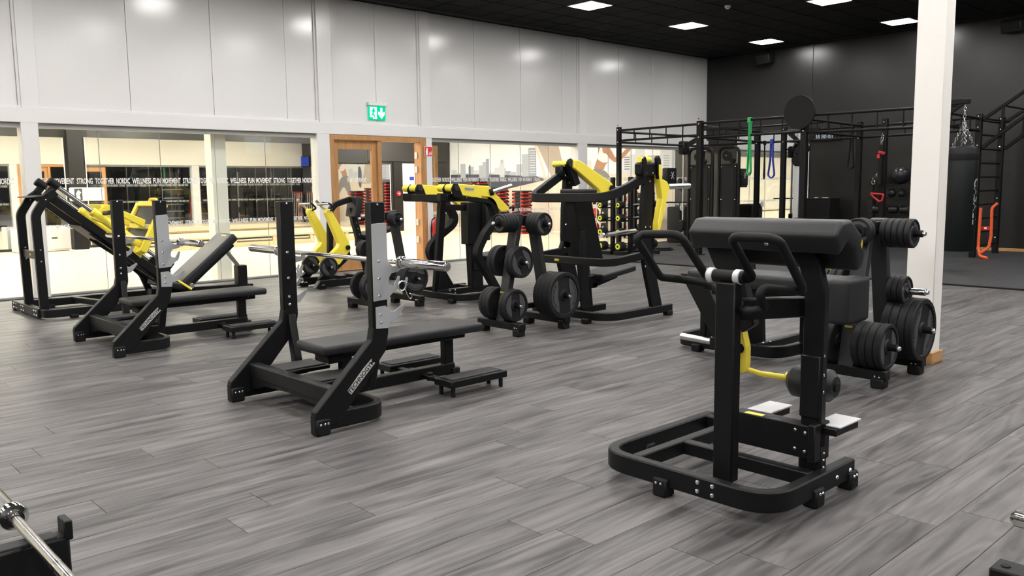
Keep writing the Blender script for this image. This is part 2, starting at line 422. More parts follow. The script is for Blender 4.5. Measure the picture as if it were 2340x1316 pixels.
# ---- glass wall: upper part
wl = sbox('wall_left', 'white_trim', (-10, GY+0.02, 2.16), (DX+0.2, GY+0.09, CZ+0.012))
cw = sbox('wall_studio_near', 'cream_paint', (-6, GY+0.09, 2.16), (DX, GY+0.15, 3.42))
PIL = [(2.70, 2.93), (6.78, 7.06), (8.73, 8.97), (12.70, 12.93)]
edges = [-10, 2.70, 2.93, 6.78, 7.06, 8.73, 8.97, 12.70, 12.93, DX]
seams = {-10: [-7.6, -5.3, -3, -0.7, 0.45, 1.58], 2.93: [4.03, 5.165, 6.30], 7.06: [7.9], 8.97: [10.0, 11.14, 12.27], 12.93: [14.0, 15.14, 16.27]}
for a, b in zip(edges[::2], edges[1::2]):
    cuts = [a]+seams[a]+[b]
    for c, d in zip(cuts, cuts[1:]):
        sbox('wall_panel', 'white_paint', (c+0.003, GY-0.02, 2.335), (d-0.003, GY+0.02, CZ), wl, 0.002)
for a, b in PIL:
    sbox('pilaster', 'white_trim', (a+0.03, GY-0.075, 2.33), (b, GY+0.02, CZ), wl, 0.004)
    sbox('pilaster_edge', 'white_trim', (a, GY-0.045, 2.33), (a+0.03, GY+0.02, CZ), wl, 0.003)
sbox('beam', 'white_trim', (-10, GY-0.085, 2.155), (DX, GY+0.02, 2.335), wl, 0.006)
sbox('beam_ledge', 'white_trim', (-10, GY-0.05, 2.335), (DX, GY+0.02, 2.362), wl, 0.004)
# lower columns of the glass wall
COLS = [(2.70, 2.89), (6.745, 6.965), (8.845, 8.965), (12.67, 12.945)]
for k, (a, b) in enumerate(COLS):
    sbox('trim_%d' % (k+2), 'white_trim', (a, GY-0.09, 0), (b, GY+0.12, 2.158), None, 0.005)
# glass bays
BAYS = [(-9.9, [-7.2, -5.5, -3.9, -2.3, -0.7, 0.9, 1.8], 2.70), (2.89, [3.60, 4.38, 5.15, 5.92], 6.745), (8.965, [9.62, 10.38, 11.14, 11.9], 12.67), (12.945, [13.7, 14.46, 15.22, 15.98, 16.6], DX-0.02)]
for n, (a, cuts, b) in enumerate(BAYS):
    fr = sbox('window_%d' % (n+1), 'grey_frame', (a, GY-0.045, 2.098), (b, GY+0.07, 2.156))
    sbox('sill_profile', 'grey_frame', (a, GY-0.03, 0.0), (b, GY+0.05, 0.028), fr, 0.003)
    c2 = [a]+cuts+[b]
    for c, d in zip(c2, c2[1:]): sbox('pane', 'glass', (c+0.003, GY, 0.028), (d-0.003, GY+0.012, 2.098), fr)
    for c in cuts: sbox('pane_seal', 'grey_frame', (c-0.003, GY+0.001, 0.028), (c+0.003, GY+0.011, 2.098), fr)
# frosted lettering on the glass
WORDS = [('NORDIC', 0.0, 0.18), ('WELLNESS', 0.20, 0.26), ('FUN', 0.48, 0.10), ('MOVEMENT', 0.60, 0.26), ('STRONG', 0.88, 0.20), ('TOGETHER', 1.10, 0.25)]
WM = {}
for wd, _, wid in WORDS:
    me = text_mesh(wd, 0.10, bold=0.0022).copy(); xs = [v.co.x for v in me.vertices]; ys = [v.co.y for v in me.vertices]
    sx = wid*0.95/(max(xs)-min(xs)); cx = (max(xs)+min(xs))/2; cy = (max(ys)+min(ys))/2; hh = max(ys)-min(ys)
    for v in me.vertices: v.co = Vector(((v.co.x-cx)*sx, (v.co.y-cy)*0.076/hh, v.co.z))
    me.materials.append(MATS['letter_white']); WM[wd] = me
for n, (a, cuts, b) in enumerate(BAYS):
    fr = bpy.data.objects['window_%d' % (n+1)]
    for row, (z, sc, sh) in enumerate(((1.445, 1.0, 0.0), (0.868, 0.72, 0.0))):
        for k in range(-3, 11):
            for wd, off, wid in WORDS:
                x = 3.785 + 1.363*k + off + wid/2
                if x-wid*0.3 < a-0.05 or x+wid*0.3 > b+0.05 or x < -1: continue
                o = link('lettering', WM[wd], None, fr); o.matrix_local = Matrix(((1, 0, 0, x), (0, 0, -1, GY-0.0012), (0, sc, 0, z), (0, 0, 0, 1)))
# ---- door
dr = sbox('door_1', 'oak', (6.965, GY-0.075, 0), (7.055, GY+0.10, 2.155), None, 0.004)
def dpart(n, lo, hi, mt='oak', par=dr, bev=0.004): return sbox(n, mt, lo, hi, par, bev)
dpart('jamb', (8.735, GY-0.075, 0), (8.845, GY+0.10, 2.155)); dpart('head', (7.055, GY-0.075, 2.075), (8.735, GY+0.10, 2.155))
dpart('mullion', (7.87, GY-0.06, 0), (7.945, GY+0.09, 2.075))
dpart('stile', (7.062, GY-0.02, 0.01), (7.145, GY+0.03, 2.07)); dpart('stile', (7.775, GY-0.02, 0.01), (7.865, GY+0.03, 2.07))
dpart('top_rail', (7.145, GY-0.02, 1.93), (7.775, GY+0.03, 2.07)); dpart('bottom_rail', (7.145, GY-0.02, 0.01), (7.775, GY+0.03, 0.24))
sl = dpart('pane', (7.145, GY, 0.24), (7.775, GY+0.012, 1.93), 'glass', dr, 0)
for wd, x in (('FUN', 7.36), ('MOVEMENT', 7.56)):
    for z, sc in ((1.445, 1.0), (0.868, 0.72)):
        o = link('lettering', WM[wd], None, dr); o.matrix_local = Matrix(((0.95, 0, 0, x), (0, 0, -1, GY-0.0012), (0, sc, 0, z), (0, 0, 0, 1)))
for z in (1.86, 1.62, 0.72, 0.42): dpart('hinge', (8.715, GY+0.02, z-0.055), (8.74, GY+0.085, z+0.055), 'brass_hinge')
dpart('threshold', (7.055, GY-0.05, 0), (8.735, GY+0.08, 0.012), 'oak_skirting')
# open door leaf swung into the studio
leaf = bpy.data.objects.new('door_2', None); COL.objects.link(leaf); leaf.location = (8.79, GY+0.13, 0); leaf.rotation_euler = (0, 0, math.radians(26)); leaf['kind'] = 'structure'
for n, lo, hi, mt in (('stile', (0, 0, 0.01), (0.12, 0.045, 2.06), 'oak'), ('stile', (0.72, 0, 0.01), (0.84, 0.045, 2.06), 'oak'), ('top_rail', (0.12, 0, 1.92), (0.72, 0.045, 2.06), 'oak'), ('bottom_rail', (0.12, 0, 0.01), (0.72, 0.045, 0.24), 'oak'), ('pane', (0.12, 0.016, 0.24), (0.72, 0.028, 1.92), 'glass')):
    sbox(n, mt, lo, hi, leaf, 0.003 if mt == 'oak' else 0)
bm = bmesh.new(); bm_tube(bm, [V(0.78, -0.05, 1.0), V(0.66, -0.05, 1.0)], 0.011, 8); bm_tube(bm, [V(0.78, -0.055, 1.0), V(0.78, 0.0, 1.0)], 0.011, 8); finish('handle', bm, 'satin_steel', leaf, smooth=True)
# ---- dark end wall
wb = sbox('wall_back', 'dark_wall', (DX+0.02, -9, 0), (DX+0.2, GY+0.02, CZ+0.02))
ys = [GY-0.02, 9.04, 6.32, 3.6, 0.9, -1.8, -4.5, -9]
for a, b in zip(ys[1:], ys): sbox('wall_panel', 'dark_wall', (DX-0.012, a+0.004, 0.0), (DX+0.02, b-0.004, CZ), wb, 0.003)
sbox('baseboard_back', 'oak_skirting', (DX-0.03, 1.0, 0.012), (DX-0.012, 9.0, 0.07))
sbox('wall_front', 'dark_wall', (-10, -9.15, 0), (DX+0.2, -9, CZ+0.02)); sbox('wall_right', 'dark_wall', (-10.15, -9, 0), (-10, GY+0.02, CZ+0.02))
# mirror on the dark wall
mr = Thing('wall_mirror', 'tall wall mirror behind the black training rig, reflecting the white room', 'mirror', (DX-0.02, 9.95, 0.02))
mr.box('glass_sheet', 'mirror', (DX-0.02, 9.95, 1.21), (0.01, 1.74, 2.38), 0)
mr.box('edge_strip', 'white_plastic', (DX-0.022, 9.07, 1.21), (0.016, 0.014, 2.38), 0.002); mr.box('edge_strip', 'white_plastic', (DX-0.022, 10.83, 1.21), (0.016, 0.014, 2.38), 0.002)
# ---- square white column
cl = Thing('column', 'square white column with wooden skirting beside the right weight tree', 'column', (6.325, 2.405, 0))
cl.box('shaft', 'column_paint', (6.325, 2.405, 2.125), (0.155, 0.195, 4.25), 0.004)
for c, s in (((6.236, 2.405, 0.04), (0.018, 0.231, 0.08)), ((6.414, 2.405, 0.04), (0.018, 0.231, 0.08)), ((6.325, 2.2985, 0.04), (0.16, 0.018, 0.08)), ((6.325, 2.5115, 0.04), (0.16, 0.018, 0.08))):
    cl.box('skirting', 'oak_skirting', c, s, 0.002)

# ================================================================== THE STUDIO BEHIND THE GLASS
sbox('floor_3', 'studio_wood', (-6, GY+0.03, -0.1), (DX-0.05, FY, 0.0))
SC = 3.42
sbox('ceiling_2', 'studio_dark', (-6, GY+0.15, SC), (DX, FY, SC+0.1))
sbox('wall_studio_left', 'cream_paint', (-6.1, GY+0.03, 0), (-6, FY, SC))
wf = sbox('wall_studio_far', 'studio_dark', (-6, FY, 0), (DX+0.2, FY+0.15, SC))
tilt = math.radians(0.24)
def far_mirror(label, x0, x1, z0, z1):
    t = Thing('studio_mirror', label, 'mirror', ((x0+x1)/2, FY-0.015, z0), 'mirrors on the far studio wall')
    t.box('glass_sheet', 'mirror', ((x0+x1)/2, FY-0.015, (z0+z1)/2), (x1-x0, 0.008, z1-z0), 0)
    t.box('edge_strip', 'white_plastic', (x0+0.012, FY-0.018, (z0+z1)/2), (0.024, 0.01, z1-z0), 0.001)
    t.box('edge_strip', 'white_plastic', (x1-0.012, FY-0.018, (z0+z1)/2), (0.024, 0.01, z1-z0), 0.001)
    t.o.rotation_euler = (tilt, 0, 0); return t
far_mirror('studio mirror left of the dark pillar behind the leg press', -5.9, 5.80, 0.06, 2.56)
far_mirror('widest studio mirror above the low wooden stage', 6.24, 12.46, 0.06, 2.58)
far_mirror('lower studio mirror seen through the wooden door', 12.86, 14.86, 0.06, 2.03)
sbox('wall_pillar', 'dark_wall', (5.86, FY-0.10, 0), (6.2, FY, SC), wf); sbox('door_frame_post', 'dark_wall', (14.95, FY-0.08, 0), (15.27, FY, 2.1), wf)
sbox('wall_panel', 'studio_dark', (12.86, FY-0.04, 2.06), (14.05, FY, SC), wf, 0.004); sbox('wall_panel', 'studio_dark', (14.06, FY-0.04, 2.12), (DX-0.1, FY, SC), wf, 0.004)
sbox('trim_6', 'cream_paint', (5.165, GY+0.16, 0), (5.385, GY+0.38, SC))
d3 = sbox('door_3', 'white_plastic', (15.29, FY-0.05, 0), (16.05, FY-0.001, 2.06)); sbox('handle', 'satin_steel', (15.36, FY-0.09, 0.98), (15.48, FY-0.05, 1.01), d3, 0.004)
sbox('lock_plate', 'satin_steel', (15.35, FY-0.054, 0.92), (15.39, FY-0.05, 1.1), d3); sbox('notice', 'blue_band', (15.55, FY-0.054, 1.55), (15.72, FY-0.05, 1.66), d3)
wr = sbox('wall_studio_right', 'studio_dark', (DX-0.05, GY+0.15, 0), (DX+0.2, FY, SC))
for k, (x, y) in enumerate([(x, y) for y in (14.0, 17.2, 20.2) for x in (-3, 0.5, 4, 7.5, 11, 14.5)]):
    e = bpy.data.objects.new('studio_lamp', None); COL.objects.link(e); e.location = (x, y, SC)
    tag(e, 'square warm ceiling lamp of the studio behind the glass', 'lamp', 'studio ceiling lamps')
    o = link('frame', LF, None, e, (0, 0, -0.008))
    if k == 0: SL = LM.copy(); SL.materials.clear(); SL.materials.append(MATS['studio_lamp'])
    link('diffuser', SL, None, e, (0, 0, -0.01))
# low wooden stage in front of the mirrors
st = Thing('stage', 'low wooden stage with open gaps along the studio mirrors', 'stage', (9.5, 19.6, 0))
for k in range(6):
    x0 = 6.5+k*1.0
    st.box('deck_board', 'podium_wood', (x0+0.5, 19.7, 0.235), (0.995, 2.2, 0.05), 0.004)
    st.box('bottom_board', 'podium_wood', (x0+0.5, 18.64, 0.05), (0.995, 0.06, 0.10), 0.003)
    st.box('post', 'podium_wood', (x0+0.05, 18.66, 0.155), (0.09, 0.09, 0.11), 0.003)
st.box('post', 'podium_wood', (12.45, 18.66, 0.155), (0.09, 0.09, 0.11), 0.003)
# mural on the right wall of the studio: flat print, built as thin layers
MX = DX-0.056
mu = Thing('mural', 'city skyline mural with runners on the studio wall', 'mural', (MX, 16.4, 0))
mat('m_sky', (0.82, 0.85, 0.89), 0.6); mat('m_bld', (0.42, 0.45, 0.52), 0.6); mat('m_bld2', (0.6, 0.62, 0.66), 0.6); mat('m_bld3', (0.3, 0.33, 0.4), 0.6)
mat('m_dark', (0.07, 0.075, 0.1), 0.6); mat('m_conc', (0.42, 0.36, 0.31), 0.6, noise=0.15, nscale=4); mat('m_ground', (0.72, 0.62, 0.52), 0.6, noise=0.1, nscale=2)
mat('m_skin', (0.40, 0.20, 0.13), 0.6); mat('m_skin2', (0.22, 0.10, 0.07), 0.6); mat('m_top', (0.85, 0.84, 0.83), 0.6); mat('m_leg', (0.2, 0.19, 0.19), 0.6, noise=0.8, nscale=60)
lay_n = [0]
def mprint(name, mt, pts, lvl):
    lay_n[0] += 1
    x = MX - 0.004 - lvl*0.0016 - lay_n[0]*0.00004
    mu.prism(name, mt, [(x, y, z) for y, z in pts], (1, 0, 0), 0.001, 0)
def rect(y0, y1, z0, z1): return [(y0, z0), (y1, z0), (y1, z1), (y0, z1)]
for k in range(8):
    y0 = 12.6 + k*1.1
    mu.box('sheet', 'm_sky', (MX-0.001, min(y0+0.55, 21.3), 1.6), (0.004, 1.097, 3.2), 0)
mprint('printed_ground', 'm_ground', rect(12.05, 21.35, 0.05, 1.62), 0)
mprint('printed_road', 'm_dark', [(21.35, 1.2), (21.35, 1.72), (19.5, 1.7), (17.4, 1.6), (17.0, 1.5), (19.0, 1.2)], 1)
random.seed(11)
y = 21.3
while y > 17.5:
    wdt = random.uniform(0.16, 0.36); h = random.uniform(1.72, 1.98)
    mprint('printed_building', random.choice(['m_bld', 'm_bld2', 'm_bld3', 'm_bld2']), rect(y-wdt, y, 1.6, h), 0.5); y -= wdt*random.uniform(0.8, 1.1)
for a, b, h, mt in ((19.95, 19.75, 1.98, 'm_bld'), (19.78, 19.56, 2.08, 'm_bld'), (19.62, 19.48, 2.17, 'm_bld3'), (18.95, 18.83, 2.12, 'm_bld'), (19.0, 18.78, 2.02, 'm_bld2'), (20.85, 20.6, 2.05, 'm_bld'), (18.02, 17.72, 2.25, 'm_bld'), (17.74, 17.42, 2.42, 'm_bld3'), (20.42, 20.36, 2.0, 'm_dark')):
    mprint('printed_tower', mt, rect(b, a, 1.6, h), 0.8)
for zz in [1.7+0.07*k for k in range(10)]: mprint('printed_windows', 'm_bld2', rect(17.46, 17.7, zz, zz+0.025), 1.0)
mprint('printed_concrete', 'm_conc', [(16.74, 1.45), (17.46, 2.62), (17.5, 3.1), (16.5, 3.1), (16.55, 2.5), (16.2, 1.45)], 1.2)
for a, b, h in ((14.25, 13.75, 2.1), (13.8, 13.5, 2.3), (13.4, 12.95, 2.05), (13.0, 12.6, 2.28), (15.6, 15.3, 2.0), (12.65, 12.1, 2.15), (15.9, 15.55, 1.9)):
    mprint('printed_tower', random.choice(['m_bld', 'm_bld2']), rect(b, a, 1.6, h), 0.8)
mprint('printed_ramp', 'm_dark', [(13.6, 1.62), (12.1, 1.4), (12.1, 1.3), (13.6, 1.5)], 1)
def soft(pts, n=2):
    for _ in range(n):
        pts = [q for i in range(len(pts)) for q in (((pts[i][0]*3+pts[(i+1) % len(pts)][0])/4, (pts[i][1]*3+pts[(i+1) % len(pts)][1])/4), ((pts[i][0]+pts[(i+1) % len(pts)][0]*3)/4, (pts[i][1]+pts[(i+1) % len(pts)][1]*3)/4))]
    return pts
# runner in a white top, facing right
mprint('printed_hair', 'm_dark', soft([(15.02, 2.92), (14.86, 3.02), (14.66, 2.96), (14.66, 2.72), (14.82, 2.66), (15.06, 2.6), (15.2, 2.5), (15.14, 2.66)]), 1.5)
mprint('printed_head', 'm_skin', soft([(14.9, 2.9), (14.68, 2.92), (14.6, 2.76), (14.66, 2.62), (14.74, 2.52), (14.9, 2.52), (14.96, 2.7)]), 1.6)
mprint('printed_body', 'm_skin', soft([(15.06, 2.46), (14.86, 2.56), (14.68, 2.46), (14.63, 2.11), (14.69, 1.94), (14.82, 1.85), (14.86, 1.70), (15.23, 1.72), (15.15, 1.92), (15.09, 2.02), (15.06, 2.2)]), 1.6)
mprint('printed_arm', 'm_skin', soft([(14.95, 2.42), (14.74, 2.42), (14.56, 2.18), (14.46, 2.02), (14.31, 2.09), (14.02, 2.31), (13.92, 2.32), (13.94, 2.22), (14.25, 1.97), (14.46, 1.90), (14.61, 1.98), (14.85, 2.17)]), 1.8)
mprint('printed_top', 'm_top', soft([(15.06, 2.14), (14.97, 2.36), (14.92, 2.34), (14.90, 2.17), (14.78, 2.16), (14.65, 2.02), (14.73, 1.91), (14.94, 1.93), (15.11, 2.04)], 1), 2.0)
mprint('printed_leggings', 'm_leg', soft([(15.24, 1.78), (14.84, 1.73), (14.68, 1.59), (14.5, 1.32), (14.42, 1.05), (14.56, 0.98), (14.72, 1.2), (14.95, 1.36), (15.12, 1.2), (15.42, 0.72), (15.56, 0.76), (15.42, 1.25), (15.34, 1.63)]), 1.8)
# kneeling figure
mprint('printed_body', 'm_top', soft([(16.42, 2.42), (16.15, 2.46), (16.05, 2.23), (16.08, 2.0), (16.25, 1.85), (16.38, 2.05), (16.46, 2.2)]), 1.6)
mprint('printed_head', 'm_skin2', soft([(16.36, 2.66), (16.18, 2.68), (16.10, 2.5), (16.16, 2.40), (16.34, 2.40)]), 1.7)
mprint('printed_sleeve', 'm_skin', soft([(16.06, 2.38), (15.9, 2.38), (15.9, 2.16), (16.04, 2.14)]), 1.7)
mprint('printed_legs', 'm_dark', soft([(16.22, 2.0), (15.96, 2.14), (15.94, 1.5), (16.04, 1.3), (16.16, 1.3)]), 1.65)
mprint('printed_pillar_light', 'm_ground', [(17.5, 3.1), (17.38, 3.1), (17.36, 2.45), (16.95, 1.45), (17.06, 1.45), (17.48, 2.45)], 1.4)
for y0 in (14.2, 13.7, 13.35, 12.95):
    for k in range(6): mprint('printed_windows', 'm_dark' if y0 > 13.5 else 'm_bld3', rect(y0-0.22, y0-0.04, 1.72+0.06*k, 1.74+0.06*k), 1.0)
sbox('wall_panel', 'studio_dark', (MX-0.01, GY+0.16, 0), (DX-0.04, 12.55, SC), wr, 0.002)
mprint('printed_beach', 'm_ground', rect(12.05, 13.6, 0.3, 1.3), 0.2)
# ================================================================== BENCHES
def make_bench(cx, cy, label):
    t = Thing('bench_press', label, 'bench', (cx, cy, 0), 'flat press benches with uprights')
    P = lambda x, y, z: (cx+x, cy+y, z)
    for sy in (1, -1):
        y = 0.51*sy
        up_ = t.box('upright', 'black', P(0, y, 0.865), (0.10, 0.055, 0.73), 0.006)
        t.prism('front_leg', 'black', [P(-0.05, y, 0.54), P(-0.065, y, 0.47), P(-0.425, y, 0.13), P(-0.43, y, 0.045), P(-0.29, y, 0.045), P(0.028, y, 0.40), P(0.05, y, 0.50), P(0.05, y, 0.54)], (0, 1, 0), 0.056, 0.005)
        t.beam('inner_brace', 'black', P(0.0, y-sy*0.01, 0.50), P(-0.01, sy*0.413, 0.19), 0.06, 0.05, (1, 0, 0), 0.004)
        ft = t.box('foot', 'black_matt', P(-0.385, y, 0.045), (0.085, 0.075, 0.09), 0.008)
        for dx in (-0.02, 0.005, 0.025): t.bolt(P(-0.385+dx, y-0.038*1, 0.062), (0, -1, 0), ft, 0.7)
        yo = y + sy*0.032
        h = t.prism('hook_plate', 'silver', [P(x, yo, z) for x, z in ((-0.046, 1.11), (0.042, 1.115), (0.05, 1.10), (0.052, 0.90), (0.085, 0.872), (0.118, 0.868), (0.132, 0.905), (0.147, 0.905), (0.15, 0.862), (0.12, 0.838), (0.075, 0.832), (0.058, 0.81), (0.054, 0.785), (0.062, 0.768), (0.09, 0.764), (0.105, 0.79), (0.12, 0.815), (0.133, 0.81), (0.122, 0.765), (0.112, 0.742), (0.08, 0.722), (0.06, 0.705), (0.052, 0.69), (-0.046, 0.685))], (0, 1, 0), 0.008, 0.0015)
        s2 = t.prism('spotter_plate', 'silver', [P(x, yo, z) for x, z in ((-0.035, 0.652), (0.03, 0.655), (0.06, 0.622), (0.085, 0.618), (0.15, 0.655), (0.158, 0.64), (0.10, 0.572), (0.055, 0.562), (0.05, 0.528), (-0.035, 0.532))], (0, 1, 0), 0.008, 0.0015)
        for z in (0.905, 0.81, 0.715): t.bolt(P(-0.01, yo+sy*0.004, z), (0, sy, 0), h)
        for z in (0.61, 0.565): t.bolt(P(-0.005, yo+sy*0.004, z), (0, sy, 0), s2)
        for z in (0.905, 0.74, 0.62, 0.57): t.bolt(P(-0.01, y-sy*0.028, z), (0, -sy, 0), up_)
        t.bolt(P(0.0, y-0.028, 1.215), (0, -1, 0), up_, 0.7)
        for k in range(8): t.cyl('adjustment_hole', 'black_matt', P(-0.03, y-0.0275, 0.70+0.06*k), P(-0.03, y-0.0295, 0.70+0.06*k), 0.006, 8, up_, 0.0005)
    # floor loop and deck
    t.bar('floor_loop', 'black', [P(-0.43, -0.51, 0.065), P(0.03, -0.51, 0.065), P(0.03, 0.51, 0.065), P(-0.43, 0.51, 0.065)], 0.045, 0.09, (0, 0, 1), 0.13)
    t.beam('cross_beam', 'black', P(-0.27, -0.49, 0.185), P(-0.27, 0.49, 0.185), 0.07, 0.085)
    t.prism('arch_fascia', 'black', [P(-0.285, y, z) for y, z in ((-0.48, 0.15), (-0.48, 0.06), (-0.3, 0.11), (0.0, 0.125), (0.3, 0.11), (0.48, 0.06), (0.48, 0.15))], (1, 0, 0), 0.03, 0.003)
    for y in (0.28, -0.13):
        d = t.box('deck_plate', 'black', P(-0.09, y, 0.20), (0.34, 0.25, 0.025), 0.006); t.box('grip_pad', 'rubber_top', P(-0.09, y, 0.216), (0.31, 0.20, 0.008), 0.003, par=d)
    for y in (0.40, 0.09, -0.30): t.beam('deck_bearer', 'black', P(-0.25, y, 0.16), P(0.05, y, 0.16), 0.05, 0.06)
    t.beam('spine_beam', 'black', P(0.02, 0, 0.085), P(0.93, 0, 0.085), 0.065, 0.075)
    t.box('front_column', 'black', P(0.09, 0, 0.20), (0.075, 0.05, 0.21), 0.005); t.box('rear_column', 'black', P(0.885, 0, 0.19), (0.075, 0.055, 0.26), 0.005)
    t.box('tail_block', 'black_matt', P(0.93, 0, 0.045), (0.06, 0.10, 0.09), 0.006)
    t.box('center_foot', 'black_matt', P(0.0, 0.1, 0.03), (0.09, 0.09, 0.06), 0.01)
    pf = t.beam('pad_frame', 'black', P(-0.02, 0, 0.315), P(1.0, 0, 0.315), 0.12, 0.05)
    t.box('pad_bracket', 'black', P(-0.02, 0, 0.295), (0.10, 0.17, 0.05), 0.006, par=pf); t.bolt(P(0.93, -0.06, 0.325), (0, -1, 0), pf, 0.8)
    bm = bmesh.new(); bm_box(bm, (1.22, 0.34, 0.06), Matrix.Translation(P(0.46, 0, 0.365)), 0.024, 3); t._f('pad', bm, 'pad', None)
    for sy in (1, -1):
        s = t.box('foot_step', 'black', P(0.82, sy*0.33, 0.085), (0.47, 0.18, 0.045), 0.005); t.box('grip_pad', 'rubber_top', P(0.82, sy*0.33, 0.11), (0.41, 0.13, 0.008), 0.003, par=s)
        t.beam('step_arm', 'black', P(0.66, sy*0.03, 0.075), P(0.66, sy*0.25, 0.075), 0.05, 0.03); t.cyl('pivot', 'black_matt', P(0.66, sy*0.1, 0.055), P(0.66, sy*0.1, 0.105), 0.022, 12)
        for dx in (-0.2, 0.2):
            for dy in (-0.06, 0.06): t.cyl('step_foot', 'black_matt', P(0.82+dx, sy*0.33+dy, 0), P(0.82+dx, sy*0.33+dy, 0.065), 0.014, 10, s)
    # nameplate on the outer face of the near front leg
    dv = Vector((0.36, 0, 0.34)).normalized()
    nm = t.prism('nameplate', 'logo_grey', [Vector(P(-0.14, -0.54, 0.28)) + dv*a + Vector((-dv.z, 0, dv.x))*b for a, b in ((-0.11, -0.016), (0.11, -0.016), (0.11, 0.018), (0.04, 0.022), (-0.11, 0.016))], (0, 1, 0), 0.003, 0)
    t.text('TECHNOGYM', 0.036, 'black_matt', Vector(P(-0.14, -0.5422, 0.281)), dv, (-dv.z, 0, dv.x), nm, 0.0006)
    return t
make_bench(2.60, 4.41, 'nearer black flat bench press with silver bar hooks, in the middle of the floor')
make_bench(2.555, 7.43, 'farther black flat bench press with silver bar hooks, before the leg press')
def make_barbell(p, L, label, clip=True):
    """Olympic bar lying along Y, centre at p"""
    x, y, z = p; t = Thing('barbell', label, 'barbell', (x, y, z), 'long chrome barbells'); h = L/2
    t.cyl('shaft', 'chrome', (x, y-h+0.42, z), (x, y+h-0.42, z), 0.0143, 14)
    for k in (-0.38, 0.38): t.cyl('grip', 'knurl', (x, y+k-0.19, z), (x, y+k+0.19, z), 0.0146, 14, ch=0.0003)
    for s in (1, -1):
        t.lathe('sleeve', 'chrome', (x, y+s*(h-0.42), z), (x, y+s*h, z), [(0, 0), (0.034, 0), (0.0365, 0.004), (0.0365, 0.018), (0.030, 0.02), (0.030, 0.034), (0.0255, 0.036), (0.0255, 0.413), (0.022, 0.419), (0, 0.419)], 18)
        t.cyl('end_cap', 'satin_steel', (x, y+s*(h-0.001), z), (x, y+s*(h+0.0015), z), 0.017, 14, ch=0.0005)
    return t
make_barbell((2.712, 4.53, 0.893), 2.24, 'chrome barbell resting in the hooks of the nearer bench press')
make_barbell((2.667, 7.50, 0.893), 2.2, 'chrome barbell resting in the hooks of the farther bench press')
def spring_clip(p, label):
    x, y, z = p; t = Thing('spring_collar', label, 'barbell clip', p, 'wire spring collars hanging on the bench')
    bm = bmesh.new(); pts = []
    for k in range(30):
        a = k/29*PI*4.6; pts.append(V(x+math.cos(a)*0.027, y-0.009+k*0.0006, z+math.sin(a)*0.027))
    bm_tube(bm, pts, 0.0028, 6); t._f('spring', bm, 'bolt', None)
    t.tube('wire_grip', 'bolt', [(x+0.02, y, z-0.02), (x+0.03, y-0.004, z-0.05), (x+0.045, y-0.006, z-0.078), (x+0.062, y-0.006, z-0.072), (x+0.058, y-0.006, z-0.05), (x+0.045, y-0.004, z-0.048)], 0.0028, 0.008, 6)
    t.prism('thumb_lever', 'silver', [(x+0.024, y+0.008, z+0.012), (x+0.034, y+0.008, z+0.045), (x+0.046, y+0.008, z+0.042), (x+0.042, y+0.008, z+0.012)], (0, 1, 0), 0.008, 0.002)
spring_clip((2.600+0.098, 3.80, 0.766), 'wire spring collar hanging on the near hook of the nearer bench')
spring_clip((2.600+0.098, 5.015, 0.766), 'wire spring collar on the far upright of the nearer bench')

# ================================================================== WEIGHT PLATES AND TREES
PLATE = {}
def plate_meshes(R, T):
    k = (R, T)
    if k in PLATE: return PLATE[k]
    h = T/2; bm = bmesh.new(); rr = 0.82*R
    bm_lathe(bm, [(0.0265, -h*0.8), (0.048, -h*0.8), (0.05, -h*0.45), (rr, -h*0.4), (rr*1.03, -h), (R-0.006, -h), (R, -h+0.006), (R, h-0.006), (R-0.006, h), (rr*1.03, h), (rr, h*0.4), (0.052, h*0.4), (0.046, h*0.85), (0.0265, h*0.85)], seg=36, closed=True)
    bmesh.ops.recalc_face_normals(bm, faces=bm.faces); body = bpy.data.meshes.new('disc'); bm.to_mesh(body); bm.free(); body.materials.append(MATS['rubber'])
    body.polygons.foreach_set('use_smooth', [True]*len(body.polygons)); body.set_sharp_from_angle(angle=math.radians(35))
    bm = bmesh.new(); a0 = math.acos(0.30); pts = []
    r1 = rr*0.97; a0 = math.acos(0.34*R/r1)
    for q in range(13):
        a = -a0 + 2*a0*q/12; pts.append((r1*math.cos(a), r1*math.sin(a), h*0.5))
    if R > 0.12: pts += [(0.34*R, 0.3*R, h*0.5), (0.40*R, 0.0, h*0.5), (0.34*R, -0.3*R, h*0.5)]
    bm_prism(bm, pts, (0, 0, 1), h*0.35, 0.0015)
    bmesh.ops.recalc_face_normals(bm, faces=bm.faces); lune = bpy.data.meshes.new('face_panel'); bm.to_mesh(lune); bm.free(); lune.materials.append(MATS['plate_face'])
    PLATE[k] = (body, lune); return PLATE[k]
def arc_text(s, r, size, z):
    """letters set on a circle arc, joined as one mesh"""
    bm = bmesh.new(); n = len(s); step = size*0.78/r
    for i, ch in enumerate(s):
        me = text_mesh(ch, size, 0.0004, 0.0008); a = (i-(n-1)/2)*step
        b2 = bmesh.new(); b2.from_mesh(me); M = Matrix.Rotation(-a, 4, 'Z') @ Matrix.Translation((0, r, z)); bmesh.ops.transform(b2, matrix=M, verts=b2.verts)
        tmp = bpy.data.meshes.new('tmp'); b2.to_mesh(tmp); b2.free(); bm.from_mesh(tmp); bpy.data.meshes.remove(tmp)
    me = bpy.data.meshes.new('lettering'); bm.to_mesh(me); bm.free(); me.materials.append(MATS['rubber']); return me
ARC = {}
